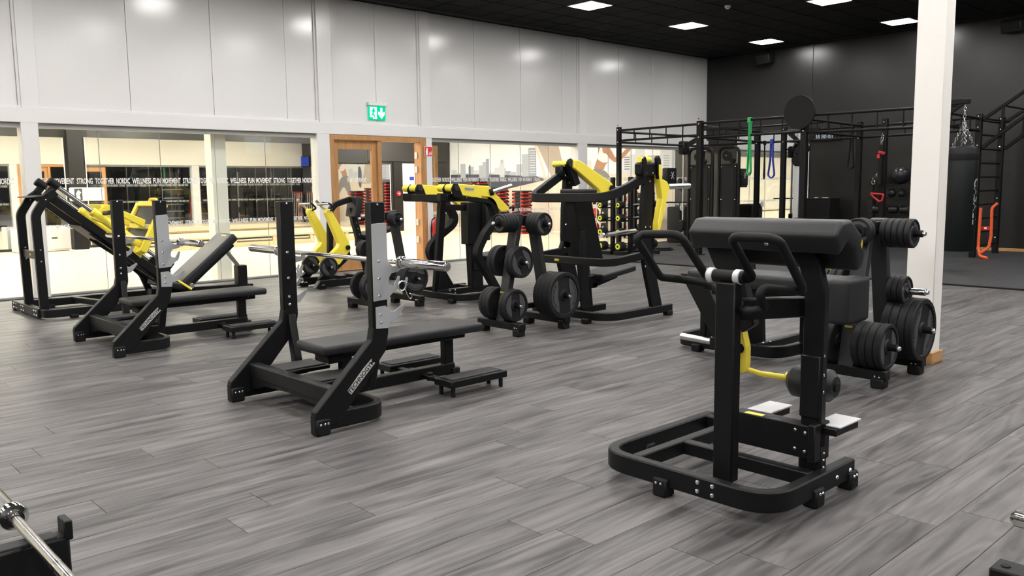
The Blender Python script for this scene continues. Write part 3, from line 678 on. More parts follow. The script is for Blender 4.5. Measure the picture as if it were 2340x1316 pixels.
def add_plate(p, face, R, T, spin, label, group, letters=False):
    body, lune = plate_meshes(R, T)
    e = link('weight_plate', body, None); tag(e, label, 'weight plate', group)
    base = {'-y': Euler((PI/2, 0, 0)), '+y': Euler((-PI/2, 0, 0)), '-x': Euler((0, -PI/2, 0))}[face].to_matrix().to_4x4()
    e.matrix_world = Matrix.Translation(p) @ base @ Matrix.Rotation(spin, 4, 'Z')
    link('face_panel', lune, None, e); link('face_panel', lune, None, e, rot=(0, 0, PI))
    if letters:
        if (R, T) not in ARC: ARC[(R, T)] = arc_text('TECHNOGYM', R*0.68, R*0.155, T/2*0.5+T/2*0.175+0.0005)
        link('lettering', ARC[(R, T)], None, e, rot=(0, 0, PI/2)); link('lettering', ARC[(R, T)], None, e, rot=(0, 0, -PI/2))
        link('lettering', text_copy('20', R*0.11, 'rubber'), None, e, (0.36*R+0.022, 0, T/2*0.5+T/2*0.175+0.0006), rot=(0, 0, -PI/2))
    return e
_tc = {}
def text_copy(s, size, mt):
    k = (s, size, mt)
    if k not in _tc: me = text_mesh(s, size, 0.0004).copy(); me.materials.append(MATS[mt]); _tc[k] = me
    return _tc[k]
ORD = ['outermost', 'second from the tip', 'third from the tip', 'fourth from the tip', 'innermost of five']
def make_tree(ox, oy, where, label, loads):
    """ox: near floor bar, oy: its end towards -Y"""
    t = Thing('weight_tree', label, 'weight tree', (ox+0.285, oy+0.27, 0), 'black weight plate trees')
    P = lambda x, y, z: (ox+x, oy+y, z); yc = 0.27
    for x in (0.0, 0.57):
        b = t.box('floor_bar', 'black', P(x, 0.285, 0.085), (0.075, 0.57, 0.065), 0.006)
        for y in (0.055, 0.515):
            f = t.box('foot', 'black_matt', P(x, y, 0.032), (0.085, 0.085, 0.064), 0.008)
        for dy in (-0.014, 0.014): t.bolt(P(x-0.038, 0.055+dy, 0.075), (-1, 0, 0), b, 0.7)
    for q in ((0.0, 0.20), (0.57, 0.385)):
        t.beam('side_upright', 'grey_upright', P(q[0], yc, 0.10), P(q[1], yc, 1.06), 0.11, 0.06, (1, 0, 0), 0.006)
    t.beam('top_beam', 'black', P(0.17, yc, 1.00), P(0.42, yc, 1.00), 0.09, 0.09); t.beam('tie_beam', 'black', P(0.02, yc, 0.22), P(0.55, yc, 0.22), 0.06, 0.05)
    t.box('nameplate', 'logo_yellow', P(0.004, yc, 0.37), (0.004, 0.05, 0.014), 0.001, rot=(0, -0.2, 0))
    ux = lambda s, z: (0.0+0.20*(z-0.10)/0.96) if s == 'n' else (0.57-0.185*(z-0.10)/0.96)
    H = {'low_left': ('n', 0.262, '+y'), 'low_right': ('n', 0.262, '-y'), 'mid_left': ('n', 0.64, '+y'), 'mid_right': ('n', 0.64, '-y'), 'big_right': ('f', 0.315, '-y'), 'big_left': ('f', 0.315, '+y'), 'far_mid': ('f', 0.575, '-y'), 'top_right': ('t', 0.97, '-y'), 'top_front': ('t', 0.985, '-x')}
    for hn, (s, z, d) in H.items():
        load = loads.get(hn); ln = 0.265
        if not load: continue
        ln = max(0.14, min(0.30, load['n']*(load['T']+0.003)+(0.13 if load.get('chrome') else 0.062)))
        x = 0.33 if s == 't' else ux(s, z)
        if d == '-x': base = Vector(P(0.165, yc, z)); dv = Vector((-1, 0, 0.0)); ln = max(ln, 0.19)
        elif d == '-y': base = Vector(P(x, yc-0.055, z)); dv = Vector((0, -1, 0))
        else: base = Vector(P(x, yc+0.055, z)); dv = Vector((0, 1, 0))
        tip = base+dv*ln
        hz = t.cyl('horn', 'chrome' if load and load.get('chrome') else 'black', base-dv*0.02, tip, 0.0235, 14)
        t.lathe('horn_tip', 'bolt', tip-dv*0.001, tip+dv, [(0.016, 0), (0.017, 0.008), (0.012, 0.018), (0.0, 0.022)], 12, hz)
        if not load: continue
        n, R, T = load['n'], load['R'], load['T']
        for k in range(n):
            c = base+dv*(0.012+T/2+k*(T+0.003))
            q = n-1-k
            nm = 'only' if n == 1 else ('innermost' if k == 0 else ORD[q])
            add_plate(c, d, R, T, load.get('spin', 0)+random.uniform(-0.1, 0.1), '%s %s plate, %s, weight tree %s' % (nm, load['sz'], load['w'], where), 'rubber plates on the weight tree ' + where, letters=(load.get('letters', False) and k == n-1))
    return t
random.seed(3)
make_tree(4.985, 5.235, 'before the yellow pulldown', 'black weight tree in the middle, in front of the yellow pulldown machine', {
    'low_left': dict(n=3, R=0.145, T=0.042, sz='medium', w='lower left horn'), 'low_right': dict(n=2, R=0.145, T=0.042, sz='medium', w='lower near horn'),
    'mid_left': dict(n=2, R=0.142, T=0.05, sz='medium', w='middle left horn'), 'mid_right': dict(n=2, R=0.142, T=0.042, sz='medium', w='middle near horn', spin=0.5),
    'big_right': dict(n=4, R=0.212, T=0.05, sz='large', w='lower right horn', letters=True), 'top_right': dict(n=4, R=0.103, T=0.036, sz='small', w='top right horn', spin=0.4),
    'top_front': dict(n=5, R=0.085, T=0.034, sz='smallest', w='top front horn')})
make_tree(5.28, 2.20, 'beside the white column', 'black weight tree beside the white column at the right', {
    'low_left': dict(n=2, R=0.15, T=0.045, sz='medium', w='lower left horn', spin=0.4), 'low_right': dict(n=4, R=0.15, T=0.045, sz='medium', w='lower near horn'),
    'big_right': dict(n=4, R=0.212, T=0.05, sz='large', w='lower right horn', letters=True, spin=-0.35), 'far_mid': dict(n=3, R=0.1, T=0.034, sz='small', w='middle right chrome horn', chrome=True, spin=0.3),
    'mid_left': dict(n=2, R=0.12, T=0.04, sz='medium', w='middle left horn'),
    'top_right': dict(n=5, R=0.096, T=0.037, sz='small', w='top right horn', spin=0.6), 'top_front': dict(n=2, R=0.09, T=0.036, sz='small', w='top front horn')})
make_tree(4.965, 7.42, 'behind the nearer bench', 'black weight tree partly hidden behind the upright of the nearer bench press', {
    'low_left': dict(n=1, R=0.15, T=0.045, sz='medium', w='lower left horn'), 'low_right': dict(n=2, R=0.15, T=0.045, sz='medium', w='lower near horn', spin=0.7),
    'mid_left': dict(n=2, R=0.105, T=0.05, sz='small', w='middle left horn'), 'big_right': dict(n=3, R=0.17, T=0.05, sz='large', w='lower right horn', letters=True, spin=1.27),
    'top_right': dict(n=3, R=0.075, T=0.04, sz='small', w='top right horn'), 'top_front': dict(n=1, R=0.07, T=0.035, sz='smallest', w='top front horn')})

# ================================================================== STANDING KICKBACK MACHINE (front right)
t = Thing('kickback_machine', 'black standing leg machine with chest pad and looped handles, front right', 'gym machine', (3.15, 2.0, 0))
t.bar('base_loop', 'black', [(3.44, 1.585, 0.085), (2.80, 1.585, 0.085), (2.80, 2.43, 0.085), (3.66, 2.43, 0.085)], 0.05, 0.085, (0, 0, 1), 0.15)
for p, n in (((2.79, 2.08), (-1, 0, 0)), ((3.12, 1.58), (0, -1, 0)), ((3.42, 1.58), (0, -1, 0)), ((3.12, 2.43), (0, 1, 0)), ((3.62, 2.43), (0, 1, 0))):
    f = t.box('foot', 'black_matt', (p[0], p[1], 0.04), (0.07, 0.07, 0.08), 0.008)
    q = Vector((p[0], p[1], 0.06))+Vector(n)*0.036
    for s in (-0.012, 0.012): t.bolt(q+Vector((n[1], n[0], 0))*s, n, f, 0.65)
bl = [c for c in t.o.children if c.name.startswith('base_loop')][0]
for y in (1.90, 1.83):
    for z in (0.105, 0.068): t.bolt((2.775, y, z), (-1, 0, 0), bl)
for x in (3.28, 3.40): t.bolt((x, 1.56, 0.085), (0, -1, 0), bl)
t.beam('long_beam', 'black', (2.82, 2.25, 0.095), (3.6, 2.25, 0.095), 0.05, 0.065)
t.beam('cross_beam', 'black', (3.16, 2.24, 0.095), (3.16, 1.61, 0.095), 0.055, 0.06); t.beam('rear_cross_beam', 'black', (3.6, 2.41, 0.095), (3.6, 2.2, 0.095), 0.05, 0.06)
ma = t.box('main_upright', 'black', (2.917, 1.862, 0.50), (0.055, 0.09, 0.82), 0.005)
t.cyl('sleeve_roller', 'black_matt', (2.935, 1.80, 0.932), (2.935, 1.975, 0.932), 0.026, 18)
for y in (1.815, 1.94): t.cyl('ring', 'light_plate', (2.935, y, 0.932), (2.935, y+0.028, 0.932), 0.031, 20)
# handles
t.tube('handle', 'black_matt', [(2.955, 1.965, 0.925), (2.965, 2.0, 0.92), (2.80, 2.02, 1.105), (2.79, 2.20, 1.098), (2.76, 2.21, 1.08), (2.90, 2.19, 0.91), (3.0, 2.16, 0.895), (3.08, 2.05, 0.875), (3.02, 1.90, 0.82), (2.96, 1.88, 0.80)], 0.0175, 0.05, 12)
t.tube('handle', 'black_matt', [(2.955, 1.80, 0.925), (2.94, 1.77, 0.935), (2.76, 1.76, 1.105), (2.77, 1.60, 1.105), (2.80, 1.575, 1.09), (3.0, 1.59, 0.905), (3.02, 1.60, 0.885), (2.88, 1.685, 0.905), (2.86, 1.69, 0.88), (2.92, 1.70, 0.82), (2.88, 1.73, 0.81), (2.95, 1.83, 0.80)], 0.0175, 0.04, 12)
# right upright curving up to the chest pad
ru = t.bar('pad_upright', 'black', [(3.225, 1.645, 0.10), (3.225, 1.645, 0.86), (3.22, 1.67, 0.98), (3.19, 1.715, 1.06)], 0.09, 0.045, (1, 0, 0), 0.12)
t.box('pad_bracket', 'black', (3.16, 1.71, 1.045), (0.11, 0.09, 0.03), 0.004, rot=(0, 0.5, 0)); t.box('pad_bracket', 'black', (3.17, 2.06, 1.05), (0.11, 0.10, 0.03), 0.004, rot=(0, 0.5, 0))
t.beam('pad_bearer', 'black', (3.20, 1.62, 1.055), (3.20, 2.1, 1.055), 0.06, 0.05); t.prism('pad_support', 'black', [(3.2, 2.16, 1.05), (3.2, 2.0, 1.05), (3.2, 1.90, 0.70), (3.2, 1.96, 0.66)], (1, 0, 0), 0.05, 0.004)
t.beam('arm_beam', 'black', (2.95, 1.84, 0.80), (3.26, 1.72, 0.79), 0.055, 0.085)
bm = bmesh.new(); bm_prism(bm, [(x, 1.84, z) for x, z in ((3.12, 1.02), (3.075, 1.10), (3.13, 1.155), (3.21, 1.16), (3.30, 1.10), (3.34, 1.02), (3.32, 0.955), (3.27, 0.95), (3.24, 1.04), (3.19, 1.075))], (0, 1, 0), 0.68, 0.0)
bmesh.ops.bevel(bm, geom=list(bm.edges), offset=0.02, segments=3, profile=0.6, affect='EDGES'); pd = t._f('chest_pad', bm, 'pad', None)
t.prism('pad_logo', 'logo_yellow', [(3.295, 1.4985, 1.04), (3.302, 1.4985, 1.06), (3.298, 1.4985, 1.075), (3.288, 1.4985, 1.055)], (0, 1, 0), 0.002, 0, pd)
t.bolt((3.09, 1.8, 1.06), (-1, 0, 0), None)
# slotted rear upright, cross box and foot plates
t.box('slider_upright', 'black', (3.20, 2.012, 0.42), (0.03, 0.04, 0.56), 0.004)
xb = t.box('cross_box', 'black', (3.22, 1.815, 0.235), (0.075, 0.37, 0.14), 0.004)
t.box('end_cover', 'black', (3.22, 1.615, 0.24), (0.13, 0.03, 0.16), 0.004); t.box('sticker', 'yellow', (3.20, 1.90, 0.3065), (0.03, 0.085, 0.002), 0, par=xb)
for y, z in ((1.70, 0.28), (1.70, 0.20), (1.655, 0.275), (1.655, 0.195), (1.99, 0.28), (1.99, 0.19)): t.bolt((3.182, y, z), (-1, 0, 0), xb, 0.8)
for y in (1.91, 1.595):
    f = t.box('foot_plate', 'light_plate', (3.345, y, 0.305), (0.19, 0.115, 0.008), 0.002); t.box('foot_bracket', 'black', (3.33, y, 0.285), (0.20, 0.10, 0.03), 0.003, par=f)
for z in (0.45, 0.52, 0.6): t.bolt((3.22, 1.602, z), (0, -1, 0), ru, 0.6)
t.box('slide_block', 'black', (3.222, 1.648, 0.47), (0.062, 0.085, 0.26), 0.004); t.box('slide_guide', 'black', (3.235, 1.648, 0.16), (0.05, 0.10, 0.12), 0.004)
for z in (0.13, 0.16, 0.19): t.bolt((3.235, 1.598, z), (0, -1, 0), None, 0.6)
# yellow swing arm and roller
t.prism('swing_arm', 'yellow', [(3.275, y, z) for y, z in ((2.04, 0.69), (2.055, 0.52), (2.035, 0.462), (1.995, 0.462), (1.985, 0.50), (1.985, 0.58), (2.01, 0.67))], (1, 0, 0), 0.05, 0.004)
t.cyl('pivot_cap', 'black_matt', (3.245, 2.012, 0.575), (3.305, 2.012, 0.575), 0.022, 16)
t.tube('swing_tube', 'yellow', [(3.29, 2.0, 0.475), (3.33, 1.96, 0.455), (3.40, 1.88, 0.44), (3.40, 1.72, 0.435)], 0.0125, 0.05, 10); t.cyl('roller_stop', 'yellow', (3.40, 1.868, 0.445), (3.40, 1.845, 0.445), 0.02, 12)
t.cyl('roller', 'pad', (3.40, 1.845, 0.435), (3.40, 1.635, 0.435), 0.071, 24, ch=0.026); t.cyl('roller_end', 'black_matt', (3.40, 1.637, 0.435), (3.40, 1.625, 0.435), 0.022, 16)

# ================================================================== LEG CURL MACHINE (behind)
t = Thing('leg_curl_machine', 'black padded leg curl bench with chrome horn behind the standing leg machine', 'gym machine', (5.75, 3.4, 0))
t.bar('base_loop', 'black', [(6.2, 3.05, 0.07), (5.52, 3.12, 0.07), (5.52, 4.0, 0.07), (6.2, 4.0, 0.07)], 0.05, 0.085, (0, 0, 1), 0.16)
t.beam('base_diagonal', 'black', (5.54, 3.30, 0.08), (6.3, 3.30, 0.08), 0.045, 0.06)
for p in ((5.50, 3.78), (5.9, 3.07), (6.15, 4.0)): t.box('foot', 'black_matt', (p[0], p[1], 0.03), (0.08, 0.08, 0.06), 0.008)
for x, y in ((5.62, 3.30), (5.70, 3.31), (5.70, 3.29)): t.bolt((x, y-0.02, 0.115), (0, 0, 1), None, 0.9)
t.prism('front_post', 'black', [(5.69, 3.47, 0.46), (5.69, 3.33, 0.46), (5.69, 3.31, 0.05), (5.69, 3.45, 0.05)], (1, 0, 0), 0.05); t.box('rear_post', 'black', (5.85, 3.06, 0.27), (0.06, 0.08, 0.46), 0.005)
cb = t.beam('cross_beam', 'black', (5.70, 3.80, 0.40), (5.70, 2.78, 0.40), 0.06, 0.13)
for z in (0.43, 0.37): t.bolt((5.665, 3.17, z), (-1, 0, 0), cb, 1.3)
t.box('label_plate', 'logo_yellow', (5.665, 3.25, 0.468), (0.03, 0.08, 0.004), 0.001)
bm = bmesh.new(); bm_box(bm, (0.33, 1.10, 0.10), Matrix.Translation((5.03, 2.90, 0.665)), 0.03, 3); t._f('long_pad', bm, 'pad', None)
bm = bmesh.new(); bm_box(bm, (0.31, 0.14, 0.28), Matrix.Translation((5.02, 2.355, 0.585)), 0.035, 3); t._f('end_pad', bm, 'pad', None)
t.beam('pad_frame', 'black', (5.05, 3.40, 0.59), (5.05, 2.42, 0.59), 0.12, 0.05)
for y_ in (3.30, 2.92): t.beam('pad_bearer', 'black', (5.72, y_, 0.45), (5.0, y_, 0.575), 0.06, 0.07)
t.prism('side_leg', 'black', [(5.47, 3.92, 0.61), (5.47, 3.70, 0.61), (5.47, 3.42, 0.06), (5.47, 3.56, 0.06)], (1, 0, 0), 0.045); t.box('side_leg_tie', 'black', (5.58, 3.72, 0.46), (0.22, 0.08, 0.08), 0.005)
t.prism('back_post', 'black', [(6.12, 3.95, 0.55), (6.12, 3.66, 0.55), (6.12, 3.72, 0.93), (6.12, 3.98, 0.93)], (1, 0, 0), 0.06); t.beam('back_post_foot', 'black', (6.12, 3.85, 0.58), (6.12, 3.85, 0.1), 0.08, 0.06, (1, 0, 0))
t.cyl('horn', 'satin_steel', (5.30, 3.52, 0.135), (5.30, 3.80, 0.145), 0.025, 18, ch=0.008); t.box('horn_plate', 'black', (5.38, 3.50, 0.13), (0.20, 0.05, 0.08), 0.004)
t.tube('lock_pin', 'yellow', [(5.6, 3.74, 0.63), (5.6, 3.70, 0.66)], 0.012, seg=8); t.tube('lock_pin', 'yellow', [(6.0, 2.97, 0.66), (6.0, 2.92, 0.70)], 0.016, seg=8); t.tube('pin_arm', 'black', [(5.72, 3.0, 0.44), (5.92, 3.0, 0.50), (6.0, 2.96, 0.68)], 0.009, 0.05, 6); t.tube('pin_arm', 'black', [(5.58, 3.73, 0.48), (5.6, 3.735, 0.64)], 0.009, seg=6)
t.box('arm_block', 'black', (5.60, 3.78, 0.25), (0.08, 0.06, 0.36), 0.01)
# ================================================================== YELLOW-ARMED PULLDOWN MACHINE
t = Thing('pulldown_machine', 'black pulldown machine with two steep yellow arms, right of the middle weight tree', 'gym machine', (6.4, 5.62, 0))
yc = 5.62; hw = 0.53
t.bar('base_loop', 'black', [(6.90, yc-hw-0.01, 0.075), (5.93, yc-hw-0.01, 0.075), (5.93, yc+hw, 0.075), (6.6, yc+hw, 0.075)], 0.055, 0.075, (0, 0, 1), 0.2)
for p in ((5.9, 5.32), (6.86, 5.08), (5.93, 6.0), (6.5, 6.15)): t.box('foot', 'black_matt', (p[0], p[1], 0.025), (0.08, 0.075, 0.05), 0.008)
t.beam('base_beam', 'black', (5.95, yc, 0.075), (6.5, yc, 0.075), 0.07, 0.065)
for s in (-1, 1):
    y = yc+s*hw
    up_ = t.bar('side_upright', 'black', [(6.68, y, 0.08), (6.55, y, 0.50), (6.49, y, 0.75), (6.50, y, 1.05), (6.535, y, 1.40)], 0.15 if s < 0 else 0.12, 0.05, (0, 1, 0), 0.3)
    for x, z in ((6.47, 0.90), (6.54, 0.90), (6.46, 0.66), (6.58, 0.52), (6.47, 0.52), (6.53, 1.34)): t.bolt((x, y-0.027, z), (0, -1, 0), up_, 1.0)
    hd = t.box('arm_head', 'black', (6.49, y, 1.455), (0.22, 0.11, 0.13), 0.02)
    for dx in (-0.05, 0.05): t.bolt((6.49+dx, y-0.056, 1.415), (0, -1, 0), hd, 1.0)
    t.cyl('pivot_drum', 'yellow', (6.40, y, 1.545), (6.56, y, 1.545), 0.03, 18) if s < 0 else t.cyl('pivot_drum', 'yellow', (6.45, y+0.12, 1.535), (6.45, y-0.10, 1.535), 0.034, 18)
    if s < 0:
        t.prism('pivot_cheek', 'black', [(6.39, y-0.06, 1.38), (6.37, y-0.06, 1.55), (6.41, y-0.06, 1.575), (6.43, y-0.06, 1.54), (6.43, y-0.06, 1.38)], (0, 1, 0), 0.02); t.prism('pivot_cheek', 'black', [(6.60, y-0.06, 1.36), (6.575, y-0.06, 1.56), (6.60, y-0.06, 1.585), (6.635, y-0.06, 1.55), (6.65, y-0.06, 1.38)], (0, 1, 0), 0.04)
    else:
        t.cyl('pivot_cheek', 'black', (6.45, y-0.10, 1.535), (6.45, y-0.125, 1.535), 0.05, 20); t.cyl('pivot_cap', 'grey_upright', (6.45, y-0.124, 1.535), (6.45, y-0.135, 1.535), 0.04, 20); t.prism('link_plate', 'black', [(6.40, y-0.10, 1.53), (6.50, y-0.10, 1.53), (6.60, y-0.10, 1.33), (6.52, y-0.10, 1.30)], (0, 1, 0), 0.05)
# yellow arms
t.prism('swing_arm', 'yellow', [(x, 6.03, z) for x, z in ((6.47, 1.575), (6.56, 1.565), (7.06, 1.335), (7.10, 1.29), (7.09, 1.22), (6.95, 1.155), (6.80, 1.155), (6.88, 1.235), (6.84, 1.27), (6.46, 1.49))], (0, 1, 0), 0.085, 0.008)
t.cyl('arm_hub', 'black_matt', (7.04, 5.98, 1.275), (7.04, 5.965, 1.275), 0.034, 18)
t.prism('swing_arm', 'yellow', [(x, 5.04, z) for x, z in ((6.63, 1.50), (6.65, 1.36), (6.73, 1.335), (6.77, 1.28), (6.62, 0.86), (6.59, 0.84), (6.59, 0.93), (6.655, 1.17), (6.60, 1.40), (6.60, 1.50))], (0, 1, 0), 0.075, 0.006)
t.cyl('horn', 'satin_steel', (6.76, 5.05, 1.285), (7.16, 5.05, 1.292), 0.027, 18, ch=0.006); t.cyl('horn_collar', 'black_matt', (6.74, 5.05, 1.285), (6.775, 5.05, 1.285), 0.042, 18)
t.cyl('grip', 'satin_steel', (6.55, 5.25, 0.86), (6.18, 5.30, 0.835), 0.019, 14); t.tube('grip_bracket', 'satin_steel', [(6.15, 5.32, 0.83), (6.12, 5.32, 0.83)], 0.024, seg=12)
# upper and lower loops
t.bar('upper_loop', 'black', [(6.46, yc-hw, 1.375), (6.22, yc-hw, 1.28), (5.97, yc-hw+0.03, 1.195), (5.96, yc-0.2, 1.19), (5.96, yc+hw-0.03, 1.19), (6.20, yc+hw, 1.30), (6.45, yc+hw, 1.43)], 0.055, 0.085, (0.1, 0, 1), [0, 0.25, 0.14, 0.2, 0.10, 0.2, 0])
lo = t.bar('lower_loop', 'black', [(6.56, yc-hw, 0.635), (5.96, yc-hw, 0.585), (5.96, yc+hw, 0.585), (6.55, yc+hw, 0.63)], 0.05, 0.075, (0, 0, 1), 0.16)
t.box('nameplate', 'logo_yellow', (5.934, 5.74, 0.585), (0.003, 0.06, 0.022), 0.001, par=lo)
# mast
t.prism('mast', 'black', [(6.0, yc, 1.16), (6.25, yc, 1.16), (6.43, yc, 0.56), (6.10, yc, 0.56)], (0, 1, 0), 0.12, 0.006)
t.prism('mast_rib', 'black_matt', [(6.06, yc-0.07, 0.86), (6.13, yc-0.07, 0.86), (6.20, yc-0.07, 0.10), (6.10, yc-0.07, 0.10)], (0, 1, 0), 0.03, 0.003)
t.beam('seat_post', 'black', (6.24, yc, 0.10), (6.18, yc, 0.58), 0.08, 0.11, (1, 0, 0)); t.beam('seat_brace', 'black', (6.20, yc, 0.16), (6.0, yc, 0.42), 0.06, 0.06, (1, 0, 0))
sp = t.box('seat_carriage', 'black', (6.28, yc, 0.35), (0.14, 0.1, 0.13), 0.008)
for k in range(5): t.bolt((6.20+0.01*k, yc-0.042, 0.30+0.045*k), (0, -1, 0), sp, 0.6)
t.beam('seat_bearer', 'black', (6.28, yc, 0.31), (6.66, yc, 0.385), 0.10, 0.05)
bm = bmesh.new(); bm_box(bm, (0.52, 0.34, 0.06), Matrix.Translation((6.56, yc, 0.425)) @ Matrix.Rotation(-0.12, 4, 'Y'), 0.02, 3); t._f('seat', bm, 'pad', None)
bm = bmesh.new(); bm_box(bm, (0.16, 0.36, 0.05), Matrix.Translation((6.12, yc, 1.25)), 0.02, 3); t._f('chest_pad', bm, 'pad', None); t.box('pad_stem', 'black', (6.12, yc, 1.20), (0.07, 0.10, 0.09), 0.008)
t.bar('rear_leg', 'black', [(6.50, yc+hw, 0.72), (6.42, yc+hw, 0.55), (6.46, yc+hw, 0.42), (6.62, yc+hw, 0.10)], 0.12, 0.05, (0, 1, 0), 0.18)

# ================================================================== YELLOW-ARMED PRESS MACHINE (S-shaped sides)
t = Thing('press_machine', 'black press machine with level yellow arms and S-curved sides by the fire extinguisher', 'gym machine', (6.3, 7.7, 0))
yc = 7.70; hw = 0.45
t.bar('base_loop', 'black', [(6.75, yc-hw, 0.07), (5.93, yc-hw-0.02, 0.07), (5.93, yc+hw, 0.07), (6.75, yc+hw, 0.07)], 0.055, 0.075, (0, 0, 1), 0.18)
for p in ((5.92, 7.38), (5.92, 8.0), (6.70, 7.25), (6.70, 8.15)): t.box('foot', 'black_matt', (p[0], p[1], 0.025), (0.075, 0.08, 0.05), 0.008)
bb = t.beam('base_beam', 'black', (5.95, yc, 0.085), (6.75, yc, 0.085), 0.075, 0.07)
for x in (6.12, 6.2):
    for dy in (-0.02, 0.02): t.bolt((x, yc-0.039, 0.085+dy), (0, -1, 0), bb, 1.0)
t.beam('base_stub', 'black', (6.62, yc, 0.07), (6.68, yc+0.55, 0.07), 0.07, 0.06)
for s in (-1, 1):
    y = yc+s*hw
    sd = t.bar('curved_side', 'black', [(6.50, y, 0.09), (6.36, y, 0.30), (6.17, y, 0.55), (6.30, y, 0.75) if s < 0 else (6.36, y, 0.72), (6.49, y, 0.93) if s < 0 else (6.66, y, 0.90), (6.42, y, 1.15), (6.15, y, 1.185), (5.74, y+(0.1 if s < 0 else -0.2), 1.20)], 0.085, 0.09, (0, 1, 0), [0, 0.2, 0.16, 0.3, 0.16, 0.14, 0.3, 0], n=8)
    for x, z in ((5.93, 1.20), (5.98, 1.195), (6.05, 1.19), (6.13, 1.185)): t.bolt((x, y-0.047+(0.03 if s < 0 else 0), z), (0, -1, 0), sd, 0.8)
t.beam('head_beam', 'black', (5.85, yc-hw+0.03, 1.19), (5.80, yc+hw-0.12, 1.19), 0.09, 0.08)
ys = {-1: yc-hw+0.02, 1: yc+hw-0.22}
for s in (-1, 1):
    y = ys[s]
    t.prism('pivot_cheek', 'black', [(5.83, y-0.07, 1.20), (5.80, y-0.07, 1.29), (5.83, y-0.07, 1.345), (5.89, y-0.07, 1.345), (5.92, y-0.07, 1.29), (5.97, y-0.07, 1.18)], (0, 1, 0), 0.022)
    t.cyl('pivot_cap', 'grey_upright', (5.865, y-0.08, 1.30), (5.865, y-0.092, 1.30), 0.035, 18); t.prism('pivot_cheek', 'black', [(5.83, y+0.09, 1.20), (5.80, y+0.09, 1.29), (5.85, y+0.09, 1.35), (5.92, y+0.09, 1.29), (5.93, y+0.09, 1.18)], (0, 1, 0), 0.02)
    t.cyl('pivot_drum', 'yellow', (5.865, y-0.06, 1.30), (5.865, y+0.22, 1.30), 0.042, 20)
    t.prism('swing_arm', 'yellow', [(x, y-0.03, z) for x, z in ((5.86, 1.345), (6.36, 1.315), (6.43, 1.25), (6.67, 1.06), (6.65, 1.03), (6.54, 1.02), (6.36, 1.155), (5.90, 1.225))], (0, 1, 0), 0.07, 0.008)
    t.cyl('horn', 'satin_steel', (6.38, y-0.06, 1.245), (6.62, y-0.16, 1.32), 0.021, 14); t.cyl('horn_collar', 'black_matt', (6.37, y-0.05, 1.243), (6.405, y-0.075, 1.253), 0.04, 18)
    t.tube('grip', 'black_matt', [(6.62, y-0.03, 1.05), (6.74, y-0.06, 1.07), (6.80, y+0.02, 1.03)], 0.014, 0.04, 8)
    if s < 0: t.box('nameplate', 'logo_grey', (6.06, y-0.0665, 1.285), (0.13, 0.003, 0.035), 0.001, rot=(0, 0.07, 0)); t.text('TECHNOGYM', 0.022, 'black_matt', (6.06, y-0.0685, 1.284), (1, 0, -0.07), (0, 0, 1))
t.beam('front_post', 'black', (5.97, yc+0.03, 0.08), (6.03, yc-0.04, 1.17), 0.06, 0.09, (1, 0, 0)); t.prism('post_gusset', 'black', [(5.95, yc, 0.10), (6.12, yc, 0.10), (6.06, yc, 0.36), (6.0, yc, 0.36)], (0, 1, 0), 0.05)
t.beam('mast', 'black', (6.55, yc, 0.10), (6.50, yc, 1.12), 0.10, 0.17, (1, 0, 0)); t.box('mast_sleeve', 'black', (6.50, yc, 0.88), (0.22, 0.14, 0.5), 0.006); t.box('mast_slot', 'black_matt', (6.54, yc-0.06, 0.42), (0.13, 0.03, 0.20), 0.004)
t.beam('upper_tie', 'black', (6.05, yc, 1.08), (6.5, yc, 1.06), 0.05, 0.07)
bm = bmesh.new(); bm_box(bm, (0.34, 0.36, 0.06), Matrix.Translation((6.78, yc, 0.47)) @ Matrix.Rotation(-0.1, 4, 'Y'), 0.02, 3); t._f('seat', bm, 'pad', None); t.beam('seat_bearer', 'black', (6.56, yc, 0.40), (6.85, yc, 0.43), 0.10, 0.06)
bm = bmesh.new(); bm_box(bm, (0.07, 0.30, 0.5), Matrix.Translation((6.645, yc, 0.92)), 0.025, 3); t._f('back_pad', bm, 'pad', None)

